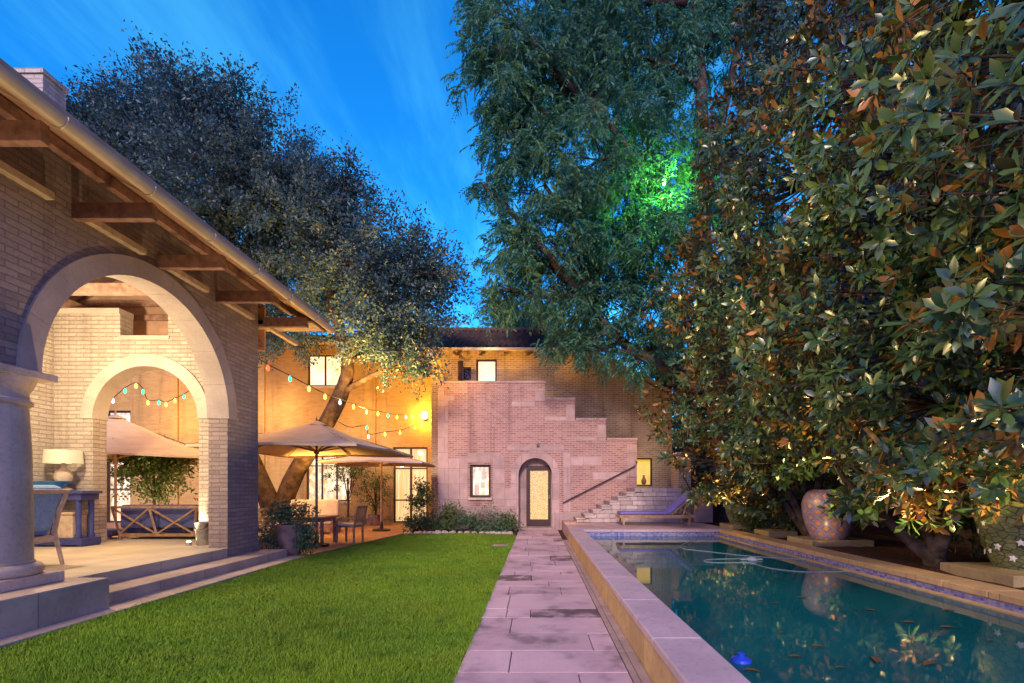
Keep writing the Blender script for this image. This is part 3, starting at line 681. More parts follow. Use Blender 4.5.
# ---------------------------------------------------------------- umbrellas
def umbrella(loc, hx, hy, zr, zp, mat, label, rz=0, pole='teak'):
    t = thing('patio_umbrella', label, 'umbrella', (0,0,0), 'square patio umbrellas')
    MB().lathe([(.30,0),(.30,.05),(.27,.07),(.06,.09),(.045,.30),(.04,.31)], (0,0,0), 20).build('base_plate', 'dark_metal', t, smooth=True)
    MB().tube([(0,0,.05),(0,0,zp-.06)], [.034,.03], 12).build('pole', pole, t, smooth=True)
    # canopy: grid with sagging panels between eight ribs
    mb = MB(); N = 40; M = 10
    def rim(k):
        a = 2*PI*k/N; c, s = math.cos(a), math.sin(a); q = max(abs(c), abs(s)); return c/q*hx, s/q*hy
    for m in range(M+1):
        for k in range(N):
            x, y = rim(k); f = m/M; sag = .06*math.sin(PI*f)*1.0+.05*f*abs(math.sin(4*2*PI*k/N/2*1.0))
            mb.v.append((x*f, y*f, zp-(zp-zr)*f**.94-sag*.8))
    for m in range(M):
        for k in range(N):
            a = m*N+k; b = m*N+(k+1)%N; mb.f.append([a,b,b+N,a+N] if m else [a,b+N,a+N])
    # hem
    for k in range(N): v = mb.v[M*N+k]; mb.v.append((v[0]*1.002, v[1]*1.002, v[2]-.05))
    for k in range(N): a = M*N+k; b = M*N+(k+1)%N; mb.f.append([a,b,b+N,a+N])
    mb.build('canopy', mat, t, smooth=True, angle=60)
    mb = MB(); mb.v += [(0,0,zp+.03)]
    for k in range(8): a = 2*PI*k/8; mb.v.append((.22*math.cos(a)*1.2,.22*math.sin(a)*1.2,zp-.10))
    for k in range(8): mb.f.append([0,1+k,1+(k+1)%8])
    mb.build('vent_cap', mat, t, smooth=True)
    MB().lathe([(.022,zp),(.03,zp+.04),(.02,zp+.08),(.008,zp+.12)], (0,0,0), 10).build('finial', pole, t, smooth=True)
    MB().lathe([(.06,zr-.12),(.06,zr-.02)], (0,0,0), 12).build('hub', pole, t, smooth=True)
    for k in range(8):
        x, y = rim(k*N/8); e = Vector((x*.98,y*.98,zr+.0)); top = Vector((0,0,zp-.1)); mid = top.lerp(e,.55)-Vector((0,0,.03))
        r_ = MB().bar(top-Vector((0,0,.03)), e-Vector((0,0,.035)), .03, .035).build('rib', pole, t)
        MB().bar((0,0,zr-.06), mid, .022, .03).build('strut', pole, r_)
    t.location = loc; t.rotation_euler = (0,0,rz); return t
umbrella((-5.5,12.6,.045), 1.85, 2.0, 2.42, 3.12, 'canvas', 'large mauve tan umbrella in front, shading the dining table beside the potted plant', R(-3))
umbrella((-5.30,17.2,.045), 1.62, 1.62, 2.32, 2.82, 'canvas2', 'cream white umbrella farther back in front of the french doors', R(4))
umbrella((-11.35,13.6,.045), 2.3, 2.3, 2.30, 3.42, 'canvas', 'amber lit umbrella seen through the inner porch arch above the sofa', R(38))

# ---------------------------------------------------------------- seating
def legs4(t, xs, ys, z0, z1, w, mat):
    for x in xs:
        for y in ys: MB().bar((x,y,z0), (x*.97,y*.97,z1), w, w).build('leg', mat, t, bevel=.004)
def dining_chair(label, group):
    t = thing('dining_chair', label, 'chair', (0,0,0), group)      # faces +y, back at -y
    legs4(t, (-.24,.24), (-.24,.24), 0, .42, .045, 'teak')
    MB().box(-.27,.27,-.27,.27,.42,.46).build('seat', 'teak', t, bevel=.008)
    MB().box(-.25,.25,-.24,.25,.463,.52).build('cushion', 'cream', t, bevel=.02)
    mb = MB(); a = Vector((0,-.10,.5)).normalized()
    for x in (-.25,.25): mb.bar((x,-.25,.42), (x,-.34,.95), .045, .04)
    mb.bar((-.27,-.34,.95), (.27,-.34,.95), .045, .06); mb.bar((-.25,-.27,.56), (.25,-.27,.56), .035, .045)
    for k in range(-5,6):
        for s in (-1,1):
            x0, x1 = k*.09-s*.18, k*.09+s*.18; z0, z1 = .57, .93
            if x0 < -.24 or x0 > .24:
                c = max(-.24,min(.24,x0)); z0 += abs(c-x0)*1.0; x0 = c
            if x1 < -.24 or x1 > .24:
                c = max(-.24,min(.24,x1)); z1 -= abs(c-x1)*1.0; x1 = c
            if z1-z0 > .04: mb.bar((x0,-.272-(z0-.56)*.17+.004*s,z0), (x1,-.272-(z1-.56)*.17+.004*s,z1), .014, .010, (0,1,0))
    mb.build('backrest', 'teak', t)
    for x in (-.27,.27):
        MB().bar((x,-.29,.66), (x,.22,.64), .05, .03).bar((x,.2,.64), (x,.22,.46), .035, .035).build('armrest', 'teak', t, bevel=.005)
    return t
c0 = dining_chair('lattice backed teak dining chair with its back toward the potted plant', 'teak chairs around the dining table')
c0.location = (-6.35,12.1,.045); c0.rotation_euler = (0,0,R(-12))
for loc, rz, lb in (((-5.0,13.5,.045),R(82),'teak dining chair at the right end of the table, seen from its side'),
                    ((-6.9,14.3,.045),R(190),'teak dining chair across the table facing the lawn'),
                    ((-7.35,12.9,.045),R(-75),'teak dining chair at the left end of the table by the brick pier')):
    c = copy_tree(c0); c.location = loc; c.rotation_euler = (0,0,rz); c['label'] = lb
t = thing('dining_table', 'dark wooden dining table under the large mauve umbrella', 'table', (-6.1,13.2,.045))
MB().box(-7.0,-5.35,12.72,13.7,.72,.77).build('tabletop', 'wood', t, bevel=.01)
for x in (-6.9,-5.45):
    for y in (12.8,13.6): MB().bar((x,y,.045),(x,y,.72),.07,.07).build('leg', 'wood', t, bevel=.006)
MB().box(-6.9,-5.45,12.79,13.61,.63,.718).build('apron', 'wood', t)
# cream outdoor sofa beyond the table
t = thing('outdoor_sofa', 'cream cushioned outdoor sofa behind the dining table near the oak trunk', 'sofa', (-7.6,16.3,.045))
MB().box(-8.75,-6.45,15.9,16.7,.20,.34).build('frame', 'teak', t, bevel=.01)
for x in (-8.7,-6.5):
    for y in (15.95,16.65): MB().bar((x,y,.045),(x,y,.2),.06,.06).build('leg', 'teak', t)
for k in range(2):
    x0 = -8.7+1.12*k; MB().box(x0,x0+1.1,15.9,16.5,.343,.52).build('seat_cushion', 'cream', t, bevel=.04)
    MB().box(x0,x0+1.1,16.45,16.68,.523,1.12).build('back_cushion', 'cream', t, bevel=.05)
# sofa with X braces behind the inner arch (back to the camera)
t = thing('lattice_sofa', 'wooden sofa with crossed X braces on its back and blue cushions, beyond the inner arch', 'sofa', (-8.0,11.5,FL))
x0, x1, yb = -9.2, -6.75, 11.15
fl = .12
def sp(x, z): return (x+(fl*(z-.42)/.7)*(-1 if x < -8 else 1), yb-.10*(z-.42)/.7, z)
mb = MB(); mb.bar(sp(x0,.46), sp(x1,.46), .05, .06); mb.bar(sp(x0,1.08), sp(x1,1.08), .05, .05)
for k in range(4): x = lerp(x0,x1,k/3); mb.bar(sp(x,.46), sp(x,1.08), .045, .045)
mb.build('frame', 'teak', t, bevel=.004)
for k in range(3):
    a, b = lerp(x0,x1,k/3), lerp(x0,x1,(k+1)/3); MB().bar(sp(a,.48), sp(b,1.06), .03, .035).bar(Vector(sp(a,1.06))+Vector((0,.012,0)), Vector(sp(b,.48))+Vector((0,.012,0)), .03, .035).build('cross_brace', 'teak', t)
for x in (x0,x1):
    for y in (yb,yb+.75): MB().bar((x,y,FL),(x,y,.46),.05,.05).build('leg', 'teak', t)
for k in range(3):
    a, b = lerp(x0-.06,x1+.06,k/3), lerp(x0-.06,x1+.06,(k+1)/3); MB().box(a+.01,b-.01,yb+.04,yb+.22,.60,1.13).build('back_cushion', 'navy', t, bevel=.05)
    MB().box(a+.01,b-.01,yb+.2,yb+.8,.50,.64).build('seat_cushion', 'navy', t, bevel=.04)
MB().box(x0,x1,yb+.02,yb+.78,.43,.495).build('seat_frame', 'teak', t)
t = thing('ottoman', 'low navy blue ottoman left of the X braced sofa beyond the inner arch', 'ottoman', (-9.75,11.3,FL))
MB().box(-10.15,-9.36,11.1,11.7,.43,.57).build('cushion', 'navy', t, bevel=.04)
for x in (-10.05,-9.46):
    for y in (11.18,11.62): MB().bar((x,y,FL),(x,y,.43),.05,.05).build('leg', 'teak', t)
# armchair on the porch, facing -x
t = thing('porch_armchair', 'wooden armchair with pale blue cushions beside the stone column', 'armchair', (-7.45,7.15,FL))
ax, ay, z0 = -7.45, 7.15, FL
for sy in (-1,1):
    y = ay+sy*.33
    mb = MB(); mb.tube([(ax+.42,y,z0),(ax+.36,y,z0+.25),(ax+.30,y,z0+.48),(ax+.36,y,z0+.75),(ax+.50,y,z0+1.10)], [.028,.03,.034,.03,.026], 8); mb.build('rear_leg', 'pale_wood', t, smooth=True)
    MB().tube([(ax-.33,y,z0),(ax-.31,y,z0+.35),(ax-.30,y,z0+.66)], [.024,.028,.026], 8).build('leg', 'pale_wood', t, smooth=True)
    MB().tube([(ax+.38,y,z0+.78),(ax+.15,y,z0+.70),(ax-.1,y,z0+.655),(ax-.36,y,z0+.67)], [.026,.03,.032,.028], 8).build('armrest', 'pale_wood', t, smooth=True)
MB().box(ax-.34,ax+.34,ay-.34,ay+.34,z0+.34,z0+.43).build('seat_frame', 'pale_wood', t, bevel=.01)
MB().box(ax-.36,ax+.26,ay-.32,ay+.32,z0+.432,z0+.58).build('seat_cushion', 'blue_fabric', t, bevel=.05)
mx = Matrix.Translation((ax+.30,ay,z0+.82)) @ Matrix.Rotation(R(17),4,'Y')
MB().box(-.09,.09,-.31,.31,-.32,.36,mx).build('back_cushion', 'blue_fabric', t, bevel=.06)
MB().bar((ax+.49,ay-.36,z0+1.08),(ax+.49,ay+.36,z0+1.08),.05,.06).build('top_rail', 'pale_wood', t, bevel=.01)
# console table with lamp, bowl and box
t = thing('console_table', 'tall dark blue console table against the pale brick end wall', 'table', (-9.2,9.9,FL))
MB().box(-9.72,-8.70,9.66,10.12,1.39,1.45).build('tabletop', 'blue_paint', t, bevel=.008)
MB().box(-9.68,-8.76,9.70,10.10,1.27,1.388).build('apron', 'blue_paint', t)
MB().box(-9.70,-8.72,9.68,10.11,.40,.53).build('shelf', 'blue_paint', t, bevel=.008)
for x in (-9.62,-8.86):
    for y in (9.76,10.04): MB().lathe([(.055,.53),(.06,.57),(.045,.62),(.05,1.1),(.055,1.2),(.045,1.23),(.06,1.27)], (x,y,0), 14).build('leg', 'blue_paint', t, smooth=True)
for x in (-9.64,-8.78): MB().box(x-.05,x+.05,9.7,10.1,FL,.40).build('foot', 'blue_paint', t)
t = thing('table_lamp', 'table lamp with wide cream drum shade on the blue console', 'lamp', (-9.30,9.92,1.45))
MB().lathe([(.30,1.98),(.285,2.24)], (-9.30,9.92,0), 28, cap=False).build('lamp_shade', 'lamp_shade', t, smooth=True)
MB().lathe([(.13,1.45),(.15,1.47),(.05,1.53),(.11,1.60),(.15,1.70),(.12,1.82),(.04,1.90),(.02,2.1)], (-9.30,9.92,0), 20).build('base', 'limestone', t, smooth=True)
t = thing('serving_bowl', 'wide bright blue shallow bowl on the console table in front of the lamp', 'bowl', (-9.42,9.76,1.45))
mb = MB().lathe([(.12,1.45),(.14,1.46),(.26,1.55),(.33,1.63),(.32,1.635),(.24,1.57),(.10,1.49)], (-9.42,9.77,0), 28); mb.build('bowl', 'bowl', t, smooth=True)
t = thing('storage_box', 'pale wicker box on the lower shelf of the blue console table', 'box', (-9.15,9.9,.53))
MB().box(-9.34,-8.96,9.74,10.06,.53,.98).build('box', 'pale_wood', t, bevel=.015); MB().box(-9.355,-8.945,9.725,10.075,.983,1.03).build('lid', 'pale_wood', t, bevel=.01)
t = thing('metal_bucket', 'galvanised metal bucket standing by the right jamb of the inner arch', 'bucket', (-6.62,10.02,FL))
MB().lathe([(.105,FL),(.11,FL+.01),(.135,.80),(.15,.82),(.13,.83),(.10,.42)], (-6.62,10.0,0), 24).build('body', 'steel', t, smooth=True)
MB().tube([(-6.62+.14*math.cos(a),10.0-.02-.10*math.sin(a),.80-.12*math.sin(a)) for a in [PI*k/12 for k in range(13)]], .008, 6).build('handle', 'dark_metal', t, smooth=True)
t = thing('floor_uplight', 'small bright uplight on the porch floor beside the metal bucket', 'lamp', (-6.85,9.93,FL))
MB().lathe([(.05,FL),(.055,FL+.05),(.045,FL+.07)], (-6.85,9.93,0), 14).build('housing', 'steel', t, smooth=True)
MB().lathe([(.04,FL+.072),(.03,FL+.085)], (-6.85,9.93,0), 12).build('lens', 'spot_glow', t, smooth=True)

# ---------------------------------------------------------------- pool side things
t = thing('pool_lounger', 'teak sun lounger with raised back and purple blue mattress behind the pool', 'lounger', (3.6,15.3,PZ))
xl, xr, y0, y1 = 2.46, 4.66, 15.0, 15.72
mb = MB(); mb.box(xl,xr,y0,y0+.05,.60,.70).box(xl,xr,y1-.05,y1,.60,.70).box(xl,xl+.05,y0+.05,y1-.05,.60,.70)
x = xl+.1
while x < xr-.1: mb.box(x,x+.06,y0+.05,y1-.05,.66,.69); x += .1
mb.build('frame', 'teak', t, bevel=.004)
for x in (xl+.12, xr-.12):
    for y in (y0+.03,y1-.03): MB().bar((x,y,PZ-.01),(x,y,.6),.06,.06).build('leg', 'teak', t)
MB().box(xl+.02,3.98,y0+.02,y1-.02,.705,.80).build('mattress', 'lounger_fabric', t, bevel=.035)
mx = Matrix.Translation((3.96,0,.74)) @ Matrix.Rotation(R(-40),4,'Y')
MB().box(0,.98,y0+.02,y1-.02,-.02,.08,mx).build('back_mattress', 'lounger_fabric', t, bevel=.035)
mb = MB(); mb.box(0,1.0,y0+.03,y0+.08,-.07,-.025,mx).box(0,1.0,y1-.08,y1-.03,-.07,-.025,mx); mb.bar((4.5,y0+.06,1.15),(4.35,y0+.06,.68),.035,.035); mb.bar((4.5,y1-.06,1.15),(4.35,y1-.06,.68),.035,.035); mb.bar((4.2,y0+.06,.92),(4.62,y0+.06,.68),.03,.03); mb.build('back_frame', 'teak', t)

def uv_lathe(name, prof, c, mat, parent, n=48):
    mb = MB(); mb.lathe(prof, c, n, cap=False); o = mb.build(name, mat, parent, smooth=True); me = o.data
    uv = me.uv_layers.new(name='UVMap'); m = len(prof)
    for p in me.polygons:
        vs = list(p.vertices); js = [v % n for v in vs]; wrap = max(js)-min(js) > n/2
        for li, v in zip(p.loop_indices, vs):
            j = v % n; j = n if (wrap and j == 0) else j; uv.data[li].uv = (j/n, (prof[v//n][1]-prof[0][1])/1.0)
    return o
def urn_prof(z, h, r):
    return [(r*q, z+h*k) for q, k in ((.62,0),(.70,.06),(.84,.22),(.95,.42),(1.0,.60),(.99,.74),(.92,.86),(.80,.95),(.66,1.0),(.60,.985),(.58,.9),(.56,.6))]
def slab(x0, x1, y0, y1, label):
    tag(MB().box(x0,x1,y0,y1,PZ-.06,.465).build('stone_slab', 'slab_stone', None, bevel=.012), label, 'stone slab', 'stone slabs on the bed beside the pool')
slab(5.42,6.65,9.95,10.95,'weathered stone slab under the big purple and orange mosaic urn')
slab(5.42,6.5,14.0,15.0,'weathered stone slab under the farthest urn near the pool corner')
slab(5.62,6.7,5.95,7.05,'weathered stone slab nearest the camera below the flowered mosaic urn')
slab(5.5,6.2,12.0,12.8,'small bare stone slab between the two farther urns')
t = thing('mosaic_urn', 'big rounded urn in purple and orange diamond mosaic beside the pool', 'urn', (5.98,10.35,.465))
uv_lathe('body', urn_prof(.465,1.0,.50), (5.98,10.35,0), 'mosaic', t)
MB().lathe([(.29,1.30),(.0,1.32)], (5.98,10.35,0), 24).build('filling', 'soil', t)
t = thing('mosaic_urn', 'dim gold and green mosaic urn at the far pool corner under the leaves', 'urn', (5.85,14.45,.465))
uv_lathe('body', urn_prof(.465,.95,.45), (5.85,14.45,0), 'leaf_mosaic', t)
t = thing('mosaic_urn', 'tall green leaf mosaic urn with white flowers at the right edge', 'urn', (6.42,6.5,.465))
pf = urn_prof(.465,1.75,.66); uv_lathe('body', pf, (6.42,6.5,0), 'leaf_mosaic', t, 56)
mb = MB(); rr = random.Random(4); cs = []
for _ in range(700):
    a = rr.uniform(PI*.8, PI*1.75); k = rr.uniform(.08,.9)
    if all((abs(a-b)*.6)**2+((k-q)*1.75)**2 > .033 for b, q in cs): cs.append((a,k))
for a, k in cs[:34]:
    zz = .465+1.75*k; r_ = np.interp(zz, [p[1] for p in pf[:9]], [p[0] for p in pf[:9]])+.006
    c = Vector((6.42+r_*math.cos(a), 6.5+r_*math.sin(a), zz)); nrm = Vector((math.cos(a),math.sin(a),.0)); tx = Vector((-math.sin(a),math.cos(a),0)); tz = Vector((0,0,1)); ph = rr.uniform(0,2); s = rr.uniform(.045,.065)
    i = len(mb.v); mb.v.append(tuple(c+nrm*.012))
    for q in range(10):
        th = ph+2*PI*q/10; r2 = s if q % 2 == 0 else s*.5; mb.v.append(tuple(c+(tx*math.cos(th)+tz*math.sin(th))*r2+nrm*.003))
    for q in range(10): mb.f.append([i,i+1+q,i+1+(q+1)%10])
mb.build('white_flowers', 'petal', t)
# hose on the water, float, drifting leaves
WZ = .2
def wp(px): return [on(x,y,WZ+.006) for x, y in px]
def smooth_path(p, k=6):
    out = []
    for i in range(len(p)-1):
        p0, p1, p2, p3 = p[max(i-1,0)], p[i], p[i+1], p[min(i+2,len(p)-1)]
        for j in range(k):
            t = j/k; out.append(.5*((2*p1)+(p2-p0)*t+(2*p0-5*p1+4*p2-p3)*t*t+(3*p1-p0-3*p2+p3)*t**3))
    return out+[p[-1]]
tag(MB().tube(smooth_path(wp([(704,537.4),(691,541),(681,545.5),(683,548.5),(694,550),(717,552.5),(744,555.5),(780,558),(815,560.5)])), .0045, 6).build('pool_hose', 'hose', None, smooth=True), 'white floating hose curving out from the far end of the pool', 'hose')
tag(MB().tube(smooth_path(wp([(762,556.8),(735,558.5),(712,559.2),(704,560.6),(708,562),(722,562.6),(749,562.9),(770,568),(800,571.5),(830,571.8),(854,571)])), .0045, 6).build('pool_hose', 'hose', None, smooth=True), 'looped white hose of the pool cleaner in mid pool', 'hose')
t = thing('pool_skimmer', 'small white pool cleaner float at the middle of the hose loop', 'pool cleaner', on(752,560.6,WZ))
c = on(752,560.6,WZ); MB().lathe([(.0,-.02),(.09,-.01),(.11,.02),(.07,.05),(.02,.07)], c, 16).build('body', 'hose', t, smooth=True); MB().bar(c+Vector((-.2,0,.02)), c+Vector((.2,.05,.02)), .04, .02).build('wing', 'hose', t)
c = on(741,661,WZ); t = thing('chlorine_float', 'blue plastic dispenser floating by the coping in the near pool', 'pool float', c)
MB().lathe([(.0,-.03),(.06,-.02),(.075,.0),(.07,.02),(.04,.03),(.02,.04)], c, 24).build('ring', 'float', t, smooth=True); MB().lathe([(.025,.03),(.03,.06),(.02,.065)], c, 14).build('cap', 'float', t, smooth=True)
spots = [(782,632,40),(795,656,5),(818,646,0),(872,610,-20),(910,622,0),(948,610,10),(948,627,0),(752,670,-10),(876,659,60),(802,597,15),(990,640,20),(776,603,-25),(930,663,30),(840,667,15)]
leafpos = ['below the reflected urn','nearest the blue float','in the near middle of the pool','in the middle of the pool','right of the pool middle','nearest the right tile band','just off the right side','hugging the left coping','lowest in the pool','in front of the hose loop','by the near right edge','left of the urn reflection','in the near right water','at the very front of the water']
proto = None
for (x, y, a), w in zip(spots, leafpos):
    c = on(x, y, WZ+.008)
    if proto is None:
        V, Fc = leaf_arrays(np.array([[-.085,0,0]]), np.array([[1.,0,0]]), np.array([[0,0,1.]]), np.array([.17]), np.array([.065]), True, .05, .12)
        proto = np_mesh('floating_leaf', V, Fc, 'dead_leaf'); o = proto
    else: o = proto.copy(); COL.objects.link(o)
    o.location = c; o.rotation_euler = (0,0,R(a)); q_ = .55+.75*((x*7+y*3)%10)/10; o.scale = (q_,q_*.9,q_); tag(o, 'brown fallen leaf floating on the pool '+w, 'leaf', 'fallen leaves floating on the pool')
# drain lid in the lawn
t = tag(MB().box(-1.12,-.72,12.75,13.0,.03,.055).build('valve_box_lid', 'plinth_stone', None, bevel=.008), 'small flat lid set in the far lawn beside the path', 'lid')
# garden wall on the right
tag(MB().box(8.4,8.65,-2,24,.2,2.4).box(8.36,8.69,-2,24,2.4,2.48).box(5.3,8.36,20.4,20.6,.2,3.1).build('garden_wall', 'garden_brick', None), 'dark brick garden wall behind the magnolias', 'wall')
# stones edging the bed
rr = random.Random(9); mb0 = None
bx = [(-4.2,16.22),(-3.2,16.37),(-1.6,16.42),(-.85,16.2)]
for k in range(22):
    f = k/21*3; i = min(int(f),2); p = Vector(bx[i]).lerp(Vector(bx[i+1]), f-i)
    mb = MB(); n = 9; 
    mb.lathe([(.02,-.03),(.10,-.02),(.12,.02),(.09,.065),(.03,.085)], (0,0,0), n)
    mb.v = [(x*rr.uniform(.75,1.25), y*rr.uniform(.75,1.2), z*rr.uniform(.8,1.2)) for x,y,z in mb.v]
    o = mb.build('edging_stone', 'rock', None, smooth=True, angle=30); o.location = (p.x+rr.uniform(-.04,.04), p.y+rr.uniform(-.04,.04), .03); s = rr.uniform(.7,1.15); o.scale = (s,s,s); o.rotation_euler = (0,0,rr.uniform(0,6))
    tag(o, 'pale rounded edging stone between the lawn and the planting bed', 'stone', 'stones edging the planting bed')

# ---------------------------------------------------------------- string lights
A = [(244,352,None),(268,367,'r'),(290,378,'g'),(309,388,'y'),(325,396,'y'),(340,401.5,'w'),(353.5,406,'y'),(367,411,'r'),(378,413,'y'),(388,415,'g'),(397,416.5,'y'),(406,416.5,'w'),(413,417,'y'),(422,416.5,'w')]
B = [(330,418,None),(349,429,'r'),(367,427,'g'),(368.5,436,'w'),(385,433.5,'y'),(400,432,'y'),(408,429,'r'),(415,427,'y'),(422,424,'y')]
C_ = [(100,404,'w'),(113,400,'w'),(125,390,'g'),(136,385,'y'),(143,391,'g'),(148,402,'y'),(159,402,'g'),(166,404,'y'),(175,400,'y'),(184,396,'g'),(192,390,None)]
def bulb_mb(r_=.036): return MB().lathe([(.012,.05),(.02,.03),(r_*.8,.005),(r_,-.03),(r_*.75,-.07),(.008,-.09)], (0,0,0), 12)
bulb_me = {}
def strand(pts, Y0, Y1, label, pw=1.6, r_=.037):
    n = len(pts)-1; P3 = [at(x,y,lerp(Y0,Y1,(k/n)**pw)) for k, (x,y,c) in enumerate(pts)]
    t = thing('string_lights', label, 'string lights', P3[0], 'strings of coloured bulbs over the patio')
    MB().tube([p+Vector((0,0,.06)) for p in smooth_path(P3, 4)], .011, 5).build('cable', 'dark_metal', t, smooth=True)
    for (x,y,c), p in zip(pts, P3):
        if not c: continue
        o = bulb_mb(r_).build('bulb', BULB[c], t, smooth=True); o.location = p
strand(A, 11.6, 20.4, 'long string of coloured bulbs from the porch eave to the lit house corner')
strand(B, 15.5, 20.6, 'shorter lower string of coloured bulbs beneath the long one')
strand(C_, 13.5, 16.5, 'string of coloured bulbs seen through the inner porch arch', 1)
# wall lantern at the house corner, green lamp in the tree
t = thing('wall_lantern', 'bright wall lantern on the yellow wall beside the stepped facade', 'lantern', (-4.62,20.95,4.45))
MB().box(-4.68,-4.56,20.94,20.995,4.3,4.6).build('backplate', 'dark_metal', t); MB().lathe([(.05,4.35),(.11,4.42),(.11,4.6),(.04,4.66)], (-4.62,20.8,0), 14).build('shade', 'lamp_glow', t, smooth=True); MB().bar((-4.62,20.94,4.62),(-4.62,20.8,4.68),.03,.03).build('arm', 'dark_metal', t)
gp = at(664,183,14.6); t = thing('tree_spotlight', 'small green lamp shining among the leaves of the tall tree', 'lamp', gp)
MB().lathe([(.03,-.06),(.05,0),(.055,.08),(.0,.085)], gp, 12).build('lens', 'green_glow', t, smooth=True); MB().lathe([(.06,-.02),(.065,.06)], gp, 12, cap=False).build('housing', 'dark_metal', t, smooth=True)
# ---------------------------------------------------------------- trees and plants
def limb(a, b, bend=.12, n=6, rr=random):
    a, b = Vector(a), Vector(b); L = (b-a).length; o = Vector((rr.uniform(-1,1), rr.uniform(-1,1), rr.uniform(.1,1)))*L*bend
    return [a.lerp(b, k/n)+o*math.sin(PI*k/n)+Vector((rr.uniform(-1,1),rr.uniform(-1,1),rr.uniform(-1,1)))*L*.015*(0 < k < n) for k in range(n+1)]
def crown_clusters(lobes, per, seed, shell=.45, flat=1.0):
    """cluster centres spread through overlapping lobes, with the direction outward"""
    g = np.random.default_rng(seed); P, D, I = [], [], []
    for i, (c, r) in enumerate(lobes):
        r = np.array(r if hasattr(r,'__len__') else (r,r,r*.85)); n = int(per*r.prod()**(2/3))
        d = unit(g.normal(size=(n,3))); rad = (shell+(1-shell)*g.random(n)**.5)*(1+.22*g.normal(size=n).clip(-1.4,1.9))
        P.append(np.array(c)+d*r*rad[:,None]); D.append(d); I.append(np.full(n,i))
    return np.concatenate(P), np.concatenate(D), np.concatenate(I)
def wood_for(trunk_paths, lobes, clusters, idx, mat, parent, root, r0=.13, twigs=9, seed=1, tw=.018):
    rr = random.Random(seed); mb = MB()
    for pts, rad in trunk_paths: mb.tube(smooth_path([Vector(p) for p in pts], 4), list(np.interp(np.linspace(0,len(rad)-1,(len(pts)-1)*4+1), range(len(rad)), rad)), 10)
    starts = [Vector(p) for pts, _ in trunk_paths for p in pts[len(pts)//2:]]
    for i, (c, r) in enumerate(lobes):
        c = Vector(c); s = min(starts, key=lambda q: (q-c).length+max(0,q.z-c.z)*1.0)
        pth = limb(s, c, .10, 6, rr); L = (c-s).length; ra = r0*min(1, .4+.12*L); mb.tube(pth, [ra*(1-.6*k/6) for k in range(7)], 7)
        cl = clusters[idx == i]
        for k in rr.sample(range(len(cl)), min(twigs, len(cl))):
            a = pth[rr.choice([3,4,5,6])]; mb.tube(limb(a, cl[k], .08, 4, rr), [tw*1.4,tw,tw*.7,tw*.5,tw*.3], 5)
    return mb.build('trunk', mat, parent, smooth=True, angle=180)
def leafy(P, D, n_per, spread, L, W, seed, out=.5, grav=.3, up=.6, full=False, droop=.12):
    g = np.random.default_rng(seed); n = len(P)*n_per
    p = np.repeat(P, n_per, 0)+g.normal(size=(n,3)).clip(-1.7,1.7)*spread*.8+np.repeat(D, n_per, 0)*(g.normal(size=(n,1)).clip(-1.5,1.5)*spread*1.7); d = np.repeat(D, n_per, 0)*out+g.normal(size=(n,3))*.6; d[:,2] -= grav
    u = g.normal(size=(n,3))*.55; u[:,2] += up
    l = L*g.uniform(.65,1.3,n); return leaf_arrays(p, d, u, l, l*W/L, full, droop)
# live oak
def L3(px, py, r, Y, k=1.0): c = at(px,py,Y); s = r*Y/F; return (tuple(c), (s, s*k, s*.85))
oak = thing('live_oak', 'spreading live oak with two leaning trunks rising beside the dining patio', 'tree', (-8.4,16.6,.05))
lob = [L3(118,142,52,17.5),L3(160,118,50,17),L3(205,120,48,16),L3(150,180,60,17),L3(215,180,64,15.5),L3(265,170,55,17),L3(250,230,70,17),L3(300,205,55,16),L3(330,225,52,17.5),
       L3(355,265,58,16),L3(400,270,46,17),L3(430,275,36,16.3),L3(310,280,58,17.5),L3(375,320,46,16.2),L3(418,318,36,16.5),L3(405,352,32,16.0),L3(290,325,36,17.5),L3(240,290,48,18),L3(95,120,32,17),L3(232,98,26,16.5),L3(345,185,24,16.5),L3(420,368,18,15.8)]
P, D, I = crown_clusters(lob, 44, 21, .38)
V, Fc = leafy(P, D, 84, .17, .115, .058, 22, .6, .05, .7)
np_mesh('crown', V, Fc, 'oak', oak)
tp = [([(-8.5,16.6,-.1),(-8.35,16.6,.9),(-7.9,16.55,2.0),(-7.0,16.5,3.4),(-6.35,16.4,4.6),(-6.15,16.4,5.6),(-6.6,16.5,7.2),(-6.9,16.6,8.6)],[.40,.31,.28,.27,.24,.2,.18,.13]),
      ([(-8.6,16.6,-.1),(-8.75,16.6,.9),(-9.2,16.6,2.0),(-9.9,16.7,3.6),(-10.2,16.8,5.6),(-10.0,16.7,8.0)],[.4,.32,.28,.26,.24,.16])]
wood_for(tp, lob, P, I, 'bark', oak, None, .14, 40, 23)
# tall feathery tree, centre
elm = thing('feathery_tree', 'very tall feathery tree with drooping sprays behind the stepped wall and stair', 'tree', (6.6,17.2,PZ))
lob = [L3(528,45,52,16.5),L3(500,85,40,16),L3(515,130,44,16.5),L3(560,90,60,17),L3(600,40,62,17.5),L3(650,60,60,17),L3(705,35,40,17.5),L3(750,40,45,18),L3(545,185,50,16.5),L3(600,160,62,16),L3(650,150,62,17),L3(712,165,45,17.5),L3(750,190,40,18),
       L3(510,245,34,16.5),L3(555,245,52,16.5),L3(610,240,60,17),L3(660,235,58,16.5),L3(545,290,40,16.5),L3(590,305,46,17),L3(640,310,52,16.5),L3(690,330,52,17.5),L3(600,350,24,16.2),L3(640,362,18,15.8),L3(500,20,40,17),L3(580,-20,60,17.5),L3(690,-20,70,18),L3(560,345,18,16.0),L3(480,52,20,16.2),L3(484,185,16,16.2),L3(500,290,20,16.4)]
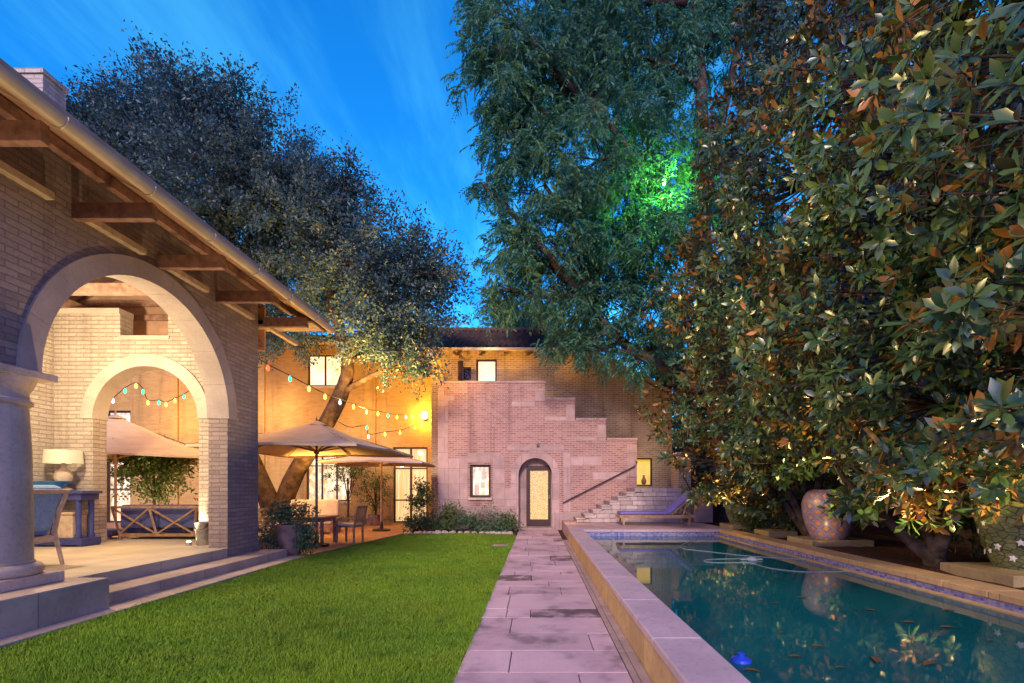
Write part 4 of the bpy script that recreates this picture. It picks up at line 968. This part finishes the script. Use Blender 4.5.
P, D, I = crown_clusters(lob, 22, 31, .35)
g = np.random.default_rng(33); nt = 11; NL = 13          # each cluster: nt drooping fronds, each of NL leaflets
q = np.repeat(P, nt, 0)+g.normal(size=(len(P)*nt,3))*.15; d = unit(np.repeat(D, nt, 0)*.55+g.normal(size=q.shape)*.6+np.array([0,0,-.1])); m = len(q); fl_ = g.uniform(.28,.5,m)
s = (np.arange(NL)+.5)/NL
fp = q[:,None,:]+d[:,None,:]*(fl_[:,None]*s)[...,None]+np.array([0,0,-1.])*(fl_[:,None]*.55*s**2)[...,None]
td = d[:,None,:]+np.array([0,0,-1.])*(1.1*s)[None,:,None]; sd = unit(np.cross(td, np.array([0,0,1.])+g.normal(size=(m,1,3))*.3)); sg = np.where(np.arange(NL)%2 == 0, 1, -1)[None,:,None]
ld = sd*sg*.8+unit(td)*.6+np.array([0,0,-.25]); n = m*NL; uu = g.normal(size=(n,3))*.4+np.array([0,0,1.]); l = g.uniform(.12,.19,n)
V, Fc = leaf_arrays(fp.reshape(-1,3), ld.reshape(-1,3), uu, l, l*.32)
np_mesh('crown', V, Fc, 'elm', elm)
tp = [([(6.7,17.2,.2),(6.4,17.3,3),(6.0,17.3,6),(5.7,17.2,9),(5.5,17.1,12),(5.6,17.2,15),(5.3,17.2,18)],[.5,.42,.36,.32,.26,.2,.12]),
      ([(6.1,17.3,5.2),(5.2,16.9,5.3),(4.3,16.7,5.5),(3.3,16.5,5.9),(2.4,16.4,6.6),(1.6,16.4,7.6)],[.26,.23,.2,.17,.13,.08]),
      ([(5.75,17.2,8.5),(4.6,17,10.5),(3.4,17,12.5),(2.2,17,14)],[.24,.19,.14,.08]),([(5.5,17.1,11.5),(6.3,17.3,14),(7,17.5,17)],[.2,.16,.1])]
wood_for(tp, lob, P, I, 'bark_dark', elm, None, .17, 14, 34, .024)
# dark tree just over the roof ridge and tree mass further off
def far_tree(lobes, base, label, seed, mat='elm'):
    t = thing('background_tree', label, 'tree', base, 'dark trees behind the house and the magnolias'); P, D, I = crown_clusters(lobes, 62, seed, .3)
    V, Fc = leafy(P, D, 26, .30, .24, .12, seed+1, .5, .3, .6); np_mesh('crown', V, Fc, mat, t)
    wood_for([([base, Vector(base)+Vector((.2,0,2.5)), Vector(base)+Vector((0,.2,6))],[.35,.28,.18])], lobes, P, I, 'bark_dark', t, None, .12, 6, seed+2, .03); return t
far_tree([L3(512,318,26,27),L3(545,330,26,27),L3(525,340,26,26)], (-1.2,27,0), 'dark rounded tree top showing over the tiled roof ridge', 41)
far_tree([L3(740,420,60,22),L3(700,445,26,21.5),L3(690,395,26,21.5),L3(665,372,22,22),L3(720,470,30,21),L3(800,360,70,23),L3(760,300,70,22),L3(840,430,60,21),L3(730,350,40,21.5)], (11.5,22,0), 'dark background tree filling the gap behind the farther magnolia', 44)
far_tree([L3(900,380,90,15),L3(980,300,100,15),L3(1060,380,110,14),L3(900,250,90,16),L3(860,480,50,15),L3(980,470,80,14)], (12.5,15,0), 'dark background tree standing beyond the nearer magnolia', 47)

# magnolias: whorls of big leathery leaves at the twig ends
def magnolia(base, prof, n, leafL, seed, label, full=True, extra=(), stems=3, phi=(PI*.55, PI*1.95)):
    t = thing('magnolia_tree', label, 'tree', base, 'magnolias along the pool'); g = np.random.default_rng(seed); bx, by, bz = base
    zs = np.array([p[0] for p in prof]); rs = np.array([p[1] for p in prof])
    z = np.interp(g.random(n), np.cumsum(np.r_[0, (rs[1:]+rs[:-1])*np.diff(zs)])/np.sum((rs[1:]+rs[:-1])*np.diff(zs)), zs)
    front = g.random(n) < .82; a = np.where(front, g.uniform(phi[0],phi[1],n), g.uniform(0,2*PI,n))
    lump = 1+.16*np.sin(a*4+z*1.7+seed)+.13*np.sin(a*7-z*2.6)
    r = np.interp(z, zs, rs)*lump*(1-.55*g.random(n)**2.0)
    C = np.stack([bx+r*np.cos(a), by+r*np.sin(a), z], 1); O = np.stack([np.cos(a), np.sin(a), g.uniform(-.25,.65,n)], 1)
    kp = np.sin(C[:,0]*2.9+seed)*np.sin(C[:,1]*2.5+1.3*C[:,2])+.7*np.sin(C[:,2]*3.3+C[:,0]*1.7+seed) > -.48; C, O, a = C[kp], O[kp], a[kp]
    for (c, rad, k) in extra:
        dd = unit(g.normal(size=(k,3))); C = np.concatenate([C, np.array(c)+dd*np.array(rad)*(g.random((k,1))**.4)]); o = dd.copy(); o[:,2] += .2; O = np.concatenate([O, o])
    O = unit(O+g.normal(size=O.shape)*.35); k = 11; N = len(C)
    # frame around the twig direction
    e1 = unit(np.cross(O, g.normal(size=O.shape))); e2 = np.cross(O, e1)
    th = (np.arange(k)*2.39996)[None,:]+g.uniform(0,6,(N,1)); sp_ = (.55+1.15*(np.arange(k)/k))[None,:]+g.normal(size=(N,k))*.12
    dirs = O[:,None,:]*np.cos(sp_)[...,None]+(e1[:,None,:]*np.cos(th)[...,None]+e2[:,None,:]*np.sin(th)[...,None])*np.sin(sp_)[...,None]
    dirs[...,2] -= .28*(np.arange(k)/k)[None,:]
    ups = O[:,None,:]*1.0-dirs*.3+np.array([0,0,.2])+g.normal(size=dirs.shape)*.14
    pos = C[:,None,:]-O[:,None,:]*(.10*np.arange(k)/k)[None,:,None]
    keep = g.random((N,k)) < .92; l = leafL*g.uniform(.6,1.15,(N,k))
    V, Fc = leaf_arrays(pos[keep]+dirs[keep]*.015, dirs[keep], ups[keep], l[keep], l[keep]*.40, full, .10, .07)
    np_mesh('crown', V, Fc, 'magnolia', t)
    rr = random.Random(seed); mb = MB(); zt = zs[-1]
    axis = [Vector((bx+.1*math.sin(zz*.9), by+.1*math.cos(zz*.7), zz)) for zz in np.linspace(bz-.1, zt*.92, 9)]
    mb.tube(axis, list(np.linspace(.15,.035,9)), 9)
    for s_ in range(stems):
        a_ = PI*(.75+.33*s_); p0 = Vector((bx,by,bz+.02+.08*s_)); mb.tube(limb(p0, (bx+1.35*math.cos(a_), by+1.35*math.sin(a_), bz+1.5+.5*s_), .12, 6, rr), [.11,.09,.08,.068,.055,.045,.03], 8)
    sel = rr.sample(range(N), min(N, 420)); az = np.array([p.z for p in axis])
    for q in sel:
        c = Vector(C[q]); zz = max(bz+.3, c.z-.45*math.hypot(c.x-bx,c.y-by)*rr.uniform(.4,1)); kk = min(8,int(np.searchsorted(az, zz))); a0 = axis[kk]
        mb.tube(limb(a0, c-Vector(O[q])*.02, .06, 5, rr), [.026,.021,.017,.013,.010,.007], 5)
    mb.build('trunk', 'bark_dark', t, smooth=True, angle=180)
    bd = [q for q in range(N) if g.random() < .035][:70]
    mb = MB()
    for q in bd:
        c = Vector(C[q])+Vector(O[q])*.06; s_ = rr.uniform(.7,1.2); mb.lathe([(.004,-.045*s_),(.02*s_,-.02*s_),(.026*s_,.01*s_),(.016*s_,.045*s_),(.003,.06*s_)], c, 8)
    tag(mb.build('buds', 'magnolia_bud', t, smooth=True), kind='stuff')
    return t
magnolia((6.15,11.4,PZ), [(1.75,2.2),(2.4,2.95),(3.6,3.25),(5.0,3.0),(6.6,2.75),(8.6,2.35),(10.5,1.95),(12.5,1.5),(14.5,.6)], 5000, .19, 61, 'farther magnolia, its dense crown reaching over the far pool toward the stair', True,
         [((4.6,12.9,1.45),(.9,.8,.45),80),((5.3,12.0,1.15),(.55,.8,.35),60),((5.0,11.2,1.75),(.8,.7,.35),60),((6.6,10.8,1.9),(.6,.6,.5),40)])
magnolia((5.95,7.5,PZ), [(1.9,1.5),(2.4,2.1),(3.4,2.5),(5,2.4),(7,2.1),(9,1.7),(11,1.0)], 2900, .20, 71, 'nearer magnolia with a forked trunk behind the coping and large glossy leaves', True,
         [((4.75,6.3,1.75),(.75,.7,.5),60),((5.1,5.5,1.55),(.55,.5,.45),34),((4.95,7.7,1.25),(.4,.4,.35),26),((5.4,7.0,1.2),(.4,.5,.3),14),((5.6,8.6,1.5),(.5,.5,.35),24),((5.75,9.6,1.15),(.22,.3,.25),14)])
magnolia((6.9,4.3,PZ), [(2.2,1.6),(2.8,2.4),(3.6,3.1),(4.6,3.2),(6,2.9),(8,2.2),(10,1.2)], 1850, .22, 81, 'nearest magnolia whose big leaves hang in from the right edge', True,
         [((5.55,6.0,1.75),(.35,.4,.35),16),((3.75,4.0,2.0),(.45,.6,.3),20),((3.75,4.3,3.05),(.5,.5,.35),22)], 2, (PI*.6, PI*1.5))

# ---------------------------------------------------------------- shrubs, pots and bed plants
def shrub(name, label, cat, c, r, n, leaf, mat, seed, group=None, stems=6, per=16, grav=.1, parent=None, out=.6, stem_z=None):
    t = thing(name, label, cat, (c[0], c[1], stem_z if stem_z is not None else .035), group) if parent is None else parent
    g = np.random.default_rng(seed); d = unit(g.normal(size=(n,3))); d[:,2] = np.abs(d[:,2])*np.where(g.random(n) < .75, 1, -1); rad = (.35+.65*g.random(n)**.6)*(1+.15*g.normal(size=n))
    P = np.array(c)+d*np.array(r)*rad[:,None]; V, Fc = leafy(P, d, per, leaf*.7, leaf, leaf*.45, seed+1, out, grav, .6)
    np_mesh('foliage', V, Fc, mat, t); rr = random.Random(seed); mb = MB()
    z0 = stem_z if stem_z is not None else .03
    for k in range(stems): q = P[rr.randrange(n)]; mb.tube(limb((c[0]+rr.uniform(-.05,.05),c[1]+rr.uniform(-.05,.05),z0), q, .1, 4, rr), [.018,.015,.011,.008,.004], 5)
    if stems: mb.build('stems', 'bark', t, smooth=True)
    return t
# pot with trailing plant at the porch corner
t = thing('potted_plant', 'glazed dark pot of trailing green plants at the corner of the porch steps', 'potted plant', (-5.42,11.12,.05))
MB().lathe([(.19,.05),(.2,.07),(.27,.35),(.31,.58),(.335,.66),(.335,.70),(.30,.70),(.28,.6)], (-5.42,11.12,0), 30).build('pot', 'terracotta', t, smooth=True)
MB().lathe([(.285,.64),(.0,.66)], (-5.42,11.12,0), 20).build('soil', 'soil', t)
shrub('x','x','x', (-5.42,11.12,.90), (.46,.42,.22), 60, .085, 'fern', 101, parent=t, stems=5, stem_z=.62, grav=.1)
g = np.random.default_rng(5)
P = np.array([[-5.42+.40*math.cos(a)+.12*g.normal(), 11.12+.34*math.sin(a)+.1*g.normal(), .62-.42*g.random()**1.2] for a in g.choice([PI*1.02,-.25,-.1,PI*.95,.1,-.3],80)+g.normal(size=80)*.22]); D = np.tile([0,0,-1.],(80,1))
V, Fc = leafy(P, D, 16, .06, .08, .034, 103, .6, .5, .3); np_mesh('trailing_leaves', V, Fc, 'fern', t)
def potted_tree(loc, h, r, label, seed, pot=True, n=90, mat='citrus', leaf=.09):
    t = thing('small_tree', label, 'small tree', (loc[0],loc[1],.045)); x, y = loc
    if pot: MB().lathe([(.2,.045),(.25,.3),(.28,.46),(.25,.46),(.23,.40)], (x,y,0), 20).build('pot', 'terracotta', t, smooth=True)
    zc = h-r[2]*.9; MB().tube([(x,y,.05),(x+.03,y,zc*.5),(x,y,zc)], [.045,.04,.03], 8).build('trunk', 'bark', t, smooth=True)
    shrub('x','x','x', (x,y,zc), r, n, leaf, mat, seed, parent=t, stems=10, stem_z=max(.4,zc-r[2]*.9)); return t
potted_tree((-7.35,19.6), 2.75, (.78,.7,.95), 'slender citrus tree standing before the large ground floor window', 111, False, 110)
potted_tree((-6.35,19.8), 2.0, (.55,.5,.75), 'smaller bushy tree in a dark pot left of the french doors', 114, True, 80)
potted_tree((-11.85,15.6), 2.75, (1.0,.8,.85), 'round citrus tree seen through the inner arch behind the sofa', 117, True, 380, 'citrus', .12)
shrub('tall_shrub', 'tall leafy shrub at the left corner of the stepped facade', 'shrub', (-4.02,17.5,.95), (.36,.4,.85), 90, .10, 'citrus', 121)
GB = 'shrubs in the bed under the stepped wall'
for k, (x, y, z, r, m, lb) in enumerate([(-3.55,17.1,.28,(.55,.4,.33),'shrub','low dark shrub at the left end of the planting bed'),(-2.95,17.3,.45,(.40,.35,.45),'citrus','loose upright shrub under the left part of the small window'),
        (-2.25,17.1,.28,(.42,.35,.32),'fern','bright green fern below the small lit window'),(-1.65,17.1,.38,(.5,.4,.42),'sage','pale grey green bush to the right of the small window'),
        (-1.02,17.0,.27,(.40,.35,.32),'shrub','low dark shrub beside the arched doorway'),(-3.2,16.75,.14,(.5,.25,.16),'shrub','ground hugging plant at the front of the bed, left'),(-1.35,16.7,.14,(.5,.25,.17),'fern','ground hugging plant at the front of the bed, right'),(-4.05,16.8,.25,(.35,.35,.3),'shrub','small shrub where the patio meets the bed')]):
    shrub('bed_shrub', lb, 'shrub', (x,y,z), r, 70, .085 if m != 'sage' else .07, m, 130+3*k, GB)
shrub('flower_bed', 'low white flowering ground cover along the wing wall behind the umbrella', 'plants', (-7.6,20.2,.16), (2.0,.35,.2), 120, .07, 'sage', 161, stems=0)
shrub('pool_shrub', 'small leafy shrub between the farthest urn and the pool edge', 'shrub', (5.75,13.35,.62), (.4,.45,.3), 50, .11, 'shrub', 165, stem_z=PZ)
shrub('pool_shrub', 'low shrub beside the big purple mosaic urn, in shade', 'shrub', (6.6,12.3,.9), (.8,.8,.6), 110, .13, 'shrub', 168, stem_z=PZ)
shrub('pool_shrub', 'dark shrub filling the shade behind the forked magnolia trunk', 'shrub', (7.2,8.3,1.0), (.7,1.2,.75), 150, .14, 'shrub', 171, stem_z=PZ)

# ---------------------------------------------------------------- light
def lamp(name, kind, loc, power, col, size=.1, aim=None, cone=60, blend=.6):
    l = bpy.data.lights.new(name, kind); l.energy = power; l.color = col
    if kind in ('POINT','SPOT'): l.shadow_soft_size = size
    if kind == 'SPOT': l.spot_size = R(cone); l.spot_blend = blend
    o = bpy.data.objects.new(name, l); COL.objects.link(o); o.location = loc
    if aim is not None: o.rotation_euler = (Vector(aim)-Vector(loc)).to_track_quat('-Z','Y').to_euler()
    return o
WARM = (1,.77,.50); AMB = (1,.50,.075)
lamp('porch_lamp', 'POINT', (-7.9,7.9,3.9), 520, WARM, .15); lamp('porch_lamp', 'POINT', (-7.3,2.9,4.1), 520, WARM, .15)
lamp('uplight_lamp', 'SPOT', (-6.85,9.9,FL+.1), 120, (1,.78,.5), .04, (-6.6,10.3,3.0), 80)
lamp('lantern_lamp', 'POINT', (-4.62,20.6,4.5), 260, AMB, .12)
for x, z, p in ((-7.2,4.6,125),(-10.6,4.6,150),(-14.5,4.4,170)): lamp('patio_and_fill_lamp', 'POINT', (x,19.6,z), p, AMB, .15)
lamp('patio_and_fill_lamp', 'POINT', (-9.5,14.5,3.8), 300, AMB, .15)
lamp('patio_and_fill_lamp', 'POINT', (-7.2,15.3,2.6), 200, AMB, .1); lamp('patio_and_fill_lamp', 'POINT', (-7.2,12.2,4.5), 200, AMB, .1)  # fill points added to warm the dining area and the umbrella beyond the arch
lamp('patio_and_fill_lamp', 'POINT', (-4.9,14.8,4.6), 150, (1,.58,.17), .1); lamp('oak_fill', 'SPOT', (-5.1,14.5,3.6), 3600, (1,.50,.10), .06, (-4.6,16.3,6.6), 105, .8); lamp('citrus_fill', 'SPOT', (-11.1,14.5,.3), 160, (1,.72,.3), .05, (-11.85,15.6,2.0), 90, .8); lamp('patio_and_fill_lamp', 'POINT', (-10.0,12.2,1.9), 60, AMB, .08)  # unseen fill added to brighten the oak's lower crown and the citrus tree
lamp('eave_lamp', 'POINT', (-4.2,19.1,6.1), 50, AMB, .08); lamp('eave_lamp', 'POINT', (-.9,18.95,6.2), 18, AMB, .08); lamp('eave_lamp', 'POINT', (1.3,18.95,6.2), 10, AMB, .08)
for y in (3.0,6.3,9.6): lamp('eave_uplight', 'SPOT', (-4.60,y,.3), 400, (1,.66,.36), .05, (-4.95,y,5.0), 62, .9)
lamp('tree_lamp', 'SPOT', tuple(gp+Vector((.25,-.5,-.1))), 900, (.3,1,.16), .05, tuple(gp+Vector((0,3,.3))), 130, .7)
for (x,y,z,p,a) in ((5.2,9.2,.55,480,(4.6,9.6,4)),(5.2,5.0,.55,300,(4.6,5.6,4)),(5.1,12.9,.55,480,(4.2,12.4,4)),(5.2,7.0,.5,340,(4.9,6.6,4))): lamp('garden_uplight', 'SPOT', (x,y,z), p, (1,.70,.26), .05, a, 120, .8)
lamp('oak_uplight', 'SPOT', (-7.2,15.5,.3), 3200, (1,.52,.12), .06, (-4.9,16.2,7), 80, .8)
lamp('urn_lamp', 'SPOT', (5.42,9.65,.5), 9, (1,.68,.25), .03, (5.9,10.3,1.0), 100, .8); lamp('stair_lamp', 'POINT', (4.4,17.3,3.4), 50, AMB, .06); 
for (y, tx, ty, tz, p) in ((3.2,5.2,4.6,5.2,2200),(6.6,5.0,8.0,5.5,2600),(9.8,4.6,12.0,5.0,2400)): lamp('magnolia_fill', 'SPOT', (-4.42,y,5.15), p, (1,.70,.26), .06, (tx,ty,tz), 62, .8)  # unseen fill spots added to gild the magnolia crowns
lamp('stair_lamp', 'POINT', (1.05,16.3,.75), 7, AMB, .05)
SUN_EL, SUN_AZ = 26, 187      # azimuth of the sun, degrees clockwise from +Y
s = bpy.data.lights.new('sun', 'SUN'); s.energy = 3.5; s.angle = R(12); s.color = (1,.77,.57)
so = bpy.data.objects.new('sun', s); COL.objects.link(so)
sd = Vector((math.sin(R(SUN_AZ))*math.cos(R(SUN_EL)), math.cos(R(SUN_AZ))*math.cos(R(SUN_EL)), math.sin(R(SUN_EL)))); so.rotation_euler = (-sd).to_track_quat('-Z','Y').to_euler()
# ---------------------------------------------------------------- dusk sky
w = bpy.data.worlds.new('World'); scene.world = w; w.use_nodes = True; nt = w.node_tree; N = nt.nodes; bg = N['Background']
def nn(t, **k):
    n = N.new(t)
    for a, b in k.items(): setattr(n, a, b)
    return n
sky = nn('ShaderNodeTexSky', sky_type='NISHITA', sun_disc=False); sky.sun_elevation = R(SUN_EL); sky.sun_rotation = R(SUN_AZ); sky.ozone_density = 4; sky.air_density = 1; sky.dust_density = .3
tc = nn('ShaderNodeTexCoord'); sx = nn('ShaderNodeSeparateXYZ'); nt.links.new(tc.outputs['Generated'], sx.inputs[0])
zc = nn('ShaderNodeMath', operation='MAXIMUM'); nt.links.new(sx.outputs[2], zc.inputs[0]); zc.inputs[1].default_value = .08
dv = [nn('ShaderNodeMath', operation='DIVIDE') for _ in range(2)]
for k in range(2): nt.links.new(sx.outputs[k], dv[k].inputs[0]); nt.links.new(zc.outputs[0], dv[k].inputs[1])
cx = nn('ShaderNodeCombineXYZ'); nt.links.new(dv[0].outputs[0], cx.inputs[0]); nt.links.new(dv[1].outputs[0], cx.inputs[1])
mp = nn('ShaderNodeMapping'); mp.inputs['Rotation'].default_value = (0,0,R(-22)); mp.inputs['Scale'].default_value = (2.4,.5,1); nt.links.new(cx.outputs[0], mp.inputs['Vector'])
no = nn('ShaderNodeTexNoise'); no.inputs['Scale'].default_value = 1.5; no.inputs['Detail'].default_value = 6; no.inputs['Roughness'].default_value = .6; nt.links.new(mp.outputs[0], no.inputs['Vector'])
mr = nn('ShaderNodeMapRange', interpolation_type='SMOOTHSTEP'); nt.links.new(no.outputs['Fac'], mr.inputs[0]); mr.inputs[1].default_value = .38; mr.inputs[2].default_value = .72
def cm(mode, f, a, b):
    n = nn('ShaderNodeMix', data_type='RGBA', blend_type=mode)
    for s_, v in ((n.inputs[0],f),(n.inputs[6],a),(n.inputs[7],b)):
        if hasattr(v,'is_output'): nt.links.new(v, s_)
        else: s_.default_value = v if not hasattr(v,'__len__') else (*v,1)
    return n.outputs[2]
tint = cm('MULTIPLY', 1.0, sky.outputs[0], (.16,2.3,4.0))
cl = cm('MIX', mr.outputs[0], (1,1,1), (6,1.75,1.12))
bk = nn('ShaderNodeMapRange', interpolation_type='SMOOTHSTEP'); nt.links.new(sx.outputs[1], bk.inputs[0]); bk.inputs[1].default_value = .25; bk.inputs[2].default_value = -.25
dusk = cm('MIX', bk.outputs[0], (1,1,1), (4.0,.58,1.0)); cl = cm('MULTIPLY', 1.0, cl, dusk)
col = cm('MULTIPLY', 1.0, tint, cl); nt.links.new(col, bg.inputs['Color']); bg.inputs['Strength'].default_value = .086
# ---------------------------------------------------------------- camera and output
cam = bpy.data.cameras.new('camera'); co = bpy.data.objects.new('camera', cam); COL.objects.link(co); co.location = (0,0,CH); co.rotation_euler = (R(90),0,0)
cam.sensor_width = 36; cam.lens = F/1024*36; cam.shift_x = -25/1024; cam.shift_y = 146.5/1024; cam.clip_start = .05; cam.clip_end = 600; scene.camera = co
scene.view_settings.view_transform = 'Standard'; scene.view_settings.look = 'None'; scene.view_settings.exposure = 0; scene.view_settings.gamma = 1
scene.cycles.max_bounces = 6; scene.cycles.diffuse_bounces = 3; scene.cycles.glossy_bounces = 3; scene.cycles.transparent_max_bounces = 8; scene.cycles.sample_clamp_indirect = 4
